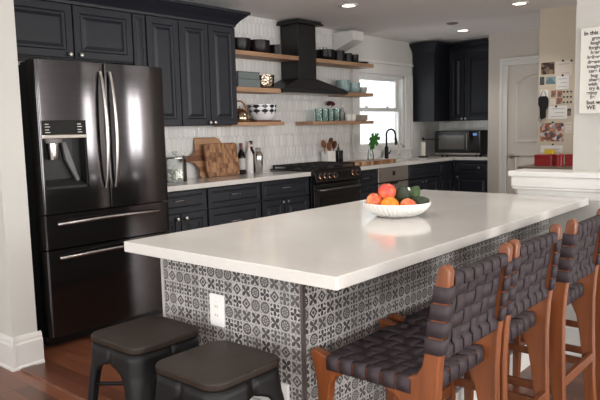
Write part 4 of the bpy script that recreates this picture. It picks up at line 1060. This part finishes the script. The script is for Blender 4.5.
# ------------------------------------------------------------------ woven counter stools
def woven_stool(label, x, y):
    t = thing('woven_bar_stool', label, 'bar stool', (x, y, 0), 0, 'woven leather bar stools along the island')
    TH = .034; XO = .215
    rear = [(-.200, 0), (-.186, .2), (-.166, .38), (-.148, .47), (-.120, .53), (-.085, .562), (-.045, .575), (-.045, .620), (-.125, .624), (-.158, .636), (-.176, .67), (-.190, .74), (-.210, .86), (-.224, .945), (-.230, .959), (-.242, .965), (-.255, .961), (-.262, .948), (-.258, .90), (-.240, .76), (-.228, .66), (-.222, .55), (-.224, .42), (-.232, .2), (-.246, 0)]
    front = [(.100, .575), (.134, .562), (.155, .53), (.163, .46), (.165, .3), (.173, 0), (.204, 0), (.204, .3), (.204, .46), (.208, .53), (.220, .58), (.231, .612), (.233, .628), (.224, .634), (.206, .632), (.17, .622), (.100, .620)]
    for s in (-1, 1):
        a0, a1 = s*XO, s*(XO-TH)
        MB().prism(rear, 'x', a0, a1).build('rear_leg', M['stoolwood'], t, world=False, bevel=.005, smooth=True, ang=30)
        MB().prism(front, 'x', a0, a1).build('front_leg', M['stoolwood'], t, world=False, bevel=.005, smooth=True, ang=30)
        MB().box(min(a0, a1)+.001, max(a0, a1)-.001, -.046, .101, .585, .620).build('side_rail', M['stoolwood'], t, world=False, bevel=.003)
        MB().box(min(a0, a1)+.008, max(a0, a1)-.008, -.205, .17, .235, .268).build('side_stretcher', M['stoolwood'], t, world=False, bevel=.003)
    xi = XO-TH
    MB().box(-xi, xi, .158, .186, .575, .616).build('front_rail', M['stoolwood_x'], t, world=False, bevel=.004)
    MB().box(-xi, xi, -.178, -.150, .575, .616).build('rear_rail', M['stoolwood_x'], t, world=False, bevel=.004)
    MB().box(-xi, xi, .174, .198, .19, .235).build('footrest', M['stoolwood_x'], t, world=False, bevel=.004)
    MB().box(-xi, xi, -.228, -.206, .27, .31).build('rear_stretcher', M['stoolwood_x'], t, world=False, bevel=.004)
    def pf(z):   # front / back y of the post at height z
        tt = (z-.67)/.255
        return (-.176-.046*tt, -.229-.031*tt)
    yb = lambda z: sum(pf(z))/2-.002          # mid plane of the backrest
    ZT, ZL = .915, .700
    for z, nm in ((ZT, 'top_rail'), (ZL, 'lower_back_rail')):
        MB().box(-xi, xi, yb(z)-.013, yb(z)+.013, z-.015, z+.015).build(nm, M['stoolwood_x'], t, world=False, bevel=.006)
    # seat weave
    sw = MB()
    ys = [-.118+.0515*i for i in range(6)]; xs = [-.150+.060*i for i in range(6)]
    def dish(xx, yy): return -.016*(1-(xx/.2)**2)*(1-((yy-.015)/.2)**2)
    A = .0032
    for i, yy in enumerate(ys):
        path = [(-xi+.004, yy, .582), (-XO-.003, yy, .582), (-XO-.004, yy, .600), (-XO-.002, yy, .622), (-XO+.012, yy, .6265)]
        for k in range(-1, 7):
            xm = -.150+.060*k
            for f in (-.02, 0, .02):
                xx = xm+f
                if abs(xx) < xi+.01: path.append((xx, yy, .622+dish(xx, yy)+A*(1 if (i+k) % 2 else -1)*(1 if f == 0 else .8)))
        path += [(XO-.012, yy, .6265), (XO+.002, yy, .622), (XO+.004, yy, .600), (XO+.003, yy, .582), (xi-.004, yy, .582)]
        sw.strip(path, (0, 1, 0), .045)
    for k, xx in enumerate(xs):
        path = [(xx, -.146, .571), (xx, -.181, .571), (xx, -.183, .60), (xx, -.176, .620)]
        for i in range(6):
            for f in (-.018, 0, .018):
                yy = ys[i]+f; path.append((xx, yy, .622+dish(xx, yy)+A*(-1 if (i+k) % 2 else 1)*(1 if f == 0 else .8)))
        path += [(xx, .180, .620), (xx, .190, .600), (xx, .189, .571), (xx, .154, .571)]
        sw.strip(path, (1, 0, 0), .051)
    sw.build('woven_seat', M['strap'], t, world=False, solid=.0035, smooth=True, ang=50)
    bw = MB()
    zs = [.733+.050*i for i in range(4)]; xb = [-.150+.060*i for i in range(6)]
    slope = Vector((0, -.13, 1)).normalized()
    for i, z in enumerate(zs):
        f_, b_ = pf(z); yc = yb(z)
        left = [(-xi+.003, b_+.006, z), (-xi, b_-.003, z), (-XO+.004, b_-.0035, z), (-XO-.0025, b_+.003, z), (-XO-.003, (f_+b_)/2, z), (-XO-.0025, f_-.002, z), (-XO+.004, f_+.0035, z), (-xi-.003, f_+.0035, z), (-xi+.004, f_-.004, z)]
        path = list(left)
        for k in range(6):
            for g_ in (-.02, 0, .02):
                path.append((xb[k]+g_, yc+A*(1 if (i+k) % 2 else -1)*(1 if g_ == 0 else .8), z))
        path += [(-x_, y_, z_) for x_, y_, z_ in left[::-1]]
        bw.strip(path, slope, .045)
    for k, xx in enumerate(xb):
        def wrap(z0, up):
            c = yb(z0); h = .019
            pts = [(xx, c-.0165, z0-.8*h*up), (xx, c-.0175, z0+.5*h*up), (xx, c-.012, z0+.95*h*up), (xx, c+.012, z0+.95*h*up), (xx, c+.0175, z0+.5*h*up), (xx, c+.0165, z0-.8*h*up), (xx, c+.008, z0-1.2*h*up)]
            return pts
        path = wrap(ZT, 1)[::-1]+[(xx, yb(ZT-.022)-.006, ZT-.022)]
        for i in range(3, -1, -1):
            for g_ in (.016, 0, -.016):
                z = zs[i]+g_
                if ZL+.02 < z < ZT-.02: path.append((xx, yb(z)+A*(-1 if (i+k) % 2 else 1)*(1 if g_ == 0 else .8), z))
        path += [(xx, yb(ZL+.022)-.006, ZL+.022)]+wrap(ZL, -1)
        bw.strip(path, (1, 0, 0), .050)
    bw.build('woven_back', M['strap'], t, world=False, solid=.0035, smooth=True, ang=50)
    return t
st = woven_stool('woven charcoal leather bar stool with brown wooden frame, nearest the camera', 1.733, 1.052)
dup(st, (2.205, 1.058, 0), 'woven charcoal leather bar stool second from the near corner of the island')
dup(st, (2.755, 1.047, 0), 'woven charcoal leather bar stool third from the near corner of the island')
dup(st, (3.30, 1.047, 0), 'woven leather bar stool farthest along the island, cut off by the right edge')

# ------------------------------------------------------------------ ceiling fixtures
def downlight(label, x, y, e=22):
    t = thing('recessed_light', label, 'ceiling light', (x, y, HC), 0, 'recessed ceiling lights')
    MB().lathe([(.058, -.004), (.062, -.010), (.085, -.008), (.088, 0), (.058, 0)], n=32).build('trim_ring', M['trim'], t, world=False, smooth=True)
    MB().lathe([(0, -.0045), (.0575, -.0045), (.0575, -.001), (0, -.001)], n=28).build('diffuser', M['lampglow'], t, world=False)
    ld = bpy.data.lights.new('downlight_lamp', 'SPOT'); ld.energy = e; ld.color = (1, .93, .85); ld.spot_size = radians(110); ld.spot_blend = .8; ld.shadow_soft_size = .05
    lo = bpy.data.objects.new('downlight_lamp', ld); COL.objects.link(lo); lo.location = (x, y, HC-.03)
for x, y, nm in ((2.54, 3.0, 'above the refrigerator end of the kitchen'), (3.65, 1.9, 'above the far half of the island'), (1.6, 1.9, 'above the near end of the island'), (.2, .6, 'behind the viewer')):
    downlight('added fill downlight out of view '+nm, x, y, 48)  # unseen downlights, added to bring more light from above onto the slab
downlight('round recessed ceiling light nearest the range hood', 4.79, 3.50)
downlight('round recessed ceiling light above the pantry side, rightmost', 5.90, 2.37)
downlight('round recessed ceiling light near the back corner cabinets', 7.04, 3.50)
sd = MB().lathe([(0, -.012), (.05, -.012), (.062, -.006), (.064, 0), (0, 0)], (6.47, 3.34, HC), 24)
tag(sd.build('ceiling_speaker', simple('grey_ceiling_cover', (120, 118, 116), .6), smooth=True), 'small grey round cover on the ceiling beside the far recessed light', 'ceiling cover')

# ------------------------------------------------------------------ pin-up wall: photos, cards, magnets
PX = 6.4004
def pin(name, label, cat, y0, y1, z0, z1, mat, group=None, d=.0015, lines=0, border=False):
    t = thing(name, label, cat, (PX, (y0+y1)/2, (z0+z1)/2), 0, group)
    MB().box(PX-d, PX, y1, y0, z0, z1).build('print' if 'photo' in name else 'sheet', M['paper'] if (border or 'photo' not in name) and mat == 'paper' else M[mat], t)
    for i in range(lines):
        h = (z1-z0); zz = z1-h*(.22+.6*i/max(1, lines-1) if lines > 1 else .5)
        MB().box(PX-d-.0006, PX-d+.0002, y1+(y0-y1)*.15, y1+(y0-y1)*(.85 if i % 2 == 0 else .65), zz-.003, zz+.003).build('text_line', M['grey_ceramic'], t)
    return t
pin('photo_print', 'dark framed photo at the top left of the pin-up wall', 'photo', 2.345, 2.215, 1.81, 1.925, 'ph_dark')
pin('note_card', 'pale note card at the top right of the pin-up wall', 'card', 2.205, 2.05, 1.785, 1.93, 'paper', lines=2)
pin('photo_print', 'small dark square photo below the top left photo', 'photo', 2.355, 2.31, 1.71, 1.79, 'ph_teal')
pin('photo_print', 'pale blue photo card beside the small dark square photo', 'photo', 2.295, 2.205, 1.715, 1.785, 'ph_blue')
pin('note_card', 'white card pinned below the pale note card, right of the blue photo', 'card', 2.195, 2.075, 1.66, 1.785, 'white_plastic', lines=3)
pin('note_card', 'white tag showing behind the hanging black pouch', 'card', 2.345, 2.27, 1.57, 1.66, 'white_plastic')
pin('photo_print', 'small reddish portrait photo, upper left of the three in a cluster', 'photo', 2.242, 2.195, 1.585, 1.65, 'ph_red', 'small reddish portrait photos')
pin('photo_print', 'small reddish portrait photo, upper right of the three in a cluster', 'photo', 2.182, 2.135, 1.582, 1.645, 'ph_red', 'small reddish portrait photos')
pin('photo_print', 'small reddish portrait photo, lowest of the three in a cluster', 'photo', 2.19, 2.133, 1.515, 1.576, 'ph_red', 'small reddish portrait photos')
pin('note_card', 'pale square note right of the hanging black pouch', 'card', 2.255, 2.2, 1.51, 1.57, 'paper')
pin('note_card', 'large white sheet with lines of writing above the group photo', 'sheet', 2.265, 2.085, 1.375, 1.50, 'white_plastic', lines=3)
pin('photo_print', 'round headed dark photo at the right edge below the black magnets', 'photo', 2.085, 2.05, 1.40, 1.47, 'ph_dark')
pin('photo_print', 'large group photo in warm tones low on the pin-up wall', 'photo', 2.345, 2.115, 1.155, 1.335, 'ph_group')
pin('note_card', 'pale picture sheet right of the large group photo', 'card', 2.10, 2.04, 1.235, 1.34, 'paper', lines=2)
pin('note_card', 'pale note under the large group photo, above the red tins', 'card', 2.335, 2.12, 1.045, 1.115, 'white_plastic', lines=1)
def mag(label, y, z, r=.008, grp='black magnets on the pin-up wall'):
    mb = MB().lathe([(r, 0), (r, .006), (r*.7, .009), (0, .009)], n=12).xf(KX(PX-.0012, y, z))
    tag(mb.build('magnet', M['black_plastic'], smooth=True), label, 'magnet', grp)
for r_ in range(3):
    for c_ in range(3):
        mag('round black magnet in the small grid, %s row, %s column' % (('top', 'middle', 'bottom')[r_], ('left', 'middle', 'right')[c_]), 2.118-.033*c_, 1.632-.05*r_, .0085)
mag('black magnet holding the pale note card at its top left', 2.135, 1.93, .010); mag('black magnet holding the pale note card at its top right', 2.055, 1.925, .010)
mag('black magnet above the white card right of the blue photo', 2.135, 1.79, .010); mag('black magnet above the large white sheet with writing', 2.19, 1.495, .010)
mag('black magnet at the top edge of the large group photo', 2.22, 1.34, .010); mag('black magnet below the large group photo', 2.215, 1.125, .009)
pch = thing('hanging_pouch', 'black cloth face mask hanging by loops on the pin-up wall', 'mask', (6.39, 2.315, 1.5))
MB().prism([(2.36, 1.58), (2.345, 1.60), (2.28, 1.60), (2.262, 1.57), (2.265, 1.50), (2.285, 1.46), (2.285, 1.39), (2.33, 1.37), (2.342, 1.40), (2.345, 1.49), (2.36, 1.52)], 'x', 6.372, 6.394).build('cloth', M['fabric_black'], pch, bevel=.006)
MB().tube([(6.385, 2.34, 1.59), (6.385, 2.325, 1.645), (6.385, 2.31, 1.652), (6.385, 2.298, 1.64), (6.385, 2.285, 1.595)], .0025, 6).build('loop', M['fabric_black'], pch, smooth=True)
MB().tube([(6.385, 2.35, 1.40), (6.385, 2.352, 1.36), (6.385, 2.335, 1.345), (6.385, 2.325, 1.375)], .0025, 6).build('loop', M['fabric_black'], pch, smooth=True)

# console below the pin-up wall and the red tins
cs = thing('console_cabinet', 'low dark console with grey brown top below the pinned photos', 'console', (6.2, 2.1, 0))
MB().box(5.98, 6.382, 1.75, 2.40, .905, .93).build('top', M['brown_top'], cs, bevel=.003)
MB().box(6.01, 6.38, 1.78, 2.37, .08, .904).build('carcass', M['darkwood'], cs)
for y0, y1 in ((2.365, 2.08), (2.07, 1.785)): 
    dd = panel(y0-y1, .78, .018, FLATP).xf(FACE_MX(5.99, y0, .1)).build('door', M['darkwood'], cs)
MB().box(6.03, 6.37, 1.80, 2.35, 0, .08).build('plinth', M['darkwood'], cs)
def tin(label, y0, y1, z1, x0=6.12, x1=6.28):
    t = thing('tin_box', label, 'tin', ((x0+x1)/2, (y0+y1)/2, .9305), 0)
    MB().prism(rrect(x0, x1, y1, y0, .012, 3), 'z', .9305, z1-.025).build('body', M['red'], t, bevel=.002)
    MB().prism(rrect(x0-.003, x1+.003, y1-.003, y0+.003, .013, 3), 'z', z1-.026, z1).build('lid', M['red'], t, bevel=.003)
tin('wide red tin box on the console below the pinned photos', 2.295, 2.125, 1.035)
ttin = thing('tin_box', 'round red tin canister on the console, between the wide and the far red tin', 'tin', (6.16, 2.075, .9305))
MB().lathe([(0, 0), (.042, 0), (.042, .085), (0, .085)], n=26).build('body', M['red'], ttin, world=False, smooth=True)
MB().lathe([(.044, 0), (.045, .02), (.04, .026), (0, .026)], (0, 0, .085), 26).build('lid', M['red'], ttin, world=False, smooth=True)
tin('narrow red tin at the right, half hidden by the white wall', 2.02, 1.93, 1.04, 6.16, 6.28)
tag(MB().box(6.15, 6.22, 2.13, 2.21, 1.0408, 1.085).build('yellow_card_box', M['yellow'], bevel=.003), 'small yellow box lying on the wide red tin', 'box')

# ------------------------------------------------------------------ canvas sign on the right wall
sg = thing('wall_sign', 'white canvas wall sign with grey printed words on the right wall', 'sign', (3.799, .98, 1.61))
MB().box(3.772, 3.7995, .80, 1.165, 1.385, 1.855).build('canvas', M['cream_ceramic'] if False else simple('sign_canvas', (206, 203, 197), .8), sg, bevel=.003)
words = [('In this house', 1.815, 1.147, .030, True), ('grow', 1.787, 1.105, .026, False), ('laugh', 1.762, 1.112, .026, False), ('forgive', 1.736, 1.120, .026, False), ('hear', 1.711, 1.110, .026, False),
         ('believe', 1.686, 1.127, .026, False), ('dream', 1.660, 1.125, .026, False), ('imagine', 1.635, 1.127, .026, False), ('care &', 1.610, 1.118, .026, False), ('hug', 1.585, 1.107, .026, False),
         ('share', 1.562, 1.115, .026, False), ('wish', 1.538, 1.118, .026, False), ('try &', 1.515, 1.113, .026, False), ('enjoy', 1.491, 1.127, .026, False), ('be', 1.468, 1.107, .026, False),
         ('but we', 1.436, 1.125, .031, True), ('WE', 1.408, 1.125, .031, True)]
for wd, z, y, s_, bold in words:
    txt('lettering', wd, s_, M['ink'] if bold else simple('grey_print', (92, 90, 88), .8), sg, (3.7715, y, z), (pi/2, 0, -pi/2), ext=.0006)

# ------------------------------------------------------------------ camera
f, yaw, pit, rol = 636.217, 0.712408836, 0.111761231, -0.0240650494
fw = Vector((cos(yaw)*cos(pit), sin(yaw)*cos(pit), -sin(pit)))
rt = Vector((sin(yaw), -cos(yaw), 0)); up = rt.cross(fw)
r2 = cos(rol)*rt+sin(rol)*up; u2 = -sin(rol)*rt+cos(rol)*up
cd = bpy.data.cameras.new('camera'); cam = bpy.data.objects.new('camera', cd); COL.objects.link(cam)
cd.sensor_width = 36; cd.sensor_fit = 'HORIZONTAL'; cd.lens = f/600*36; cd.clip_start = .05
mx = Matrix((r2, u2, -fw)).transposed().to_4x4(); mx.translation = Vector((0, 0, 1.34)); cam.matrix_world = mx
scn.camera = cam

# ------------------------------------------------------------------ light
def area(name, loc, rot, sx, sy, e, col=(1, 1, 1)):
    l = bpy.data.lights.new(name, 'AREA'); l.shape = 'RECTANGLE'; l.size = sx; l.size_y = sy; l.energy = e; l.color = col
    o = bpy.data.objects.new(name, l); COL.objects.link(o); o.location = loc; o.rotation_euler = rot; return o
DAY = (1, .97, .93)
area('daylight_rear_window', (-2.64, -.7, 1.35), (pi/2, 0, -pi/2), 1.8, 1.5, 66, DAY)
area('daylight_rear_window', (-2.64, 2.1, 1.35), (pi/2, 0, -pi/2), 1.8, 1.5, 56, DAY)
area('daylight_front_window', (-.5, -3.14, 1.2), (pi/2, 0, 0), 2.2, 1.85, 105, DAY)
area('daylight_front_window', (2.9, -3.14, 1.2), (pi/2, 0, 0), 1.4, 1.85, 120, DAY)
area('daylight_front_window', (5.4, -3.14, 1.5), (pi/2, 0, 0), 1.0, 1.2, 60, DAY)
area('daylight_front_window', (6.75, -3.14, 1.5), (pi/2, 0, 0), .5, 1.1, 42, DAY)
area('daylight_front_window', (7.35, -3.14, 1.5), (pi/2, 0, 0), .5, 1.1, 42, DAY)
wd = bpy.data.worlds.new('world'); scn.world = wd; wd.use_nodes = True
bg = wd.node_tree.nodes['Background']; bg.inputs[0].default_value = (.93, .97, 1, 1); bg.inputs[1].default_value = 3.2
scn.view_settings.view_transform = 'Standard'; scn.view_settings.look = 'None'; scn.view_settings.exposure = 0
scn.cycles.use_denoising = True
scn.cycles.max_bounces = 8
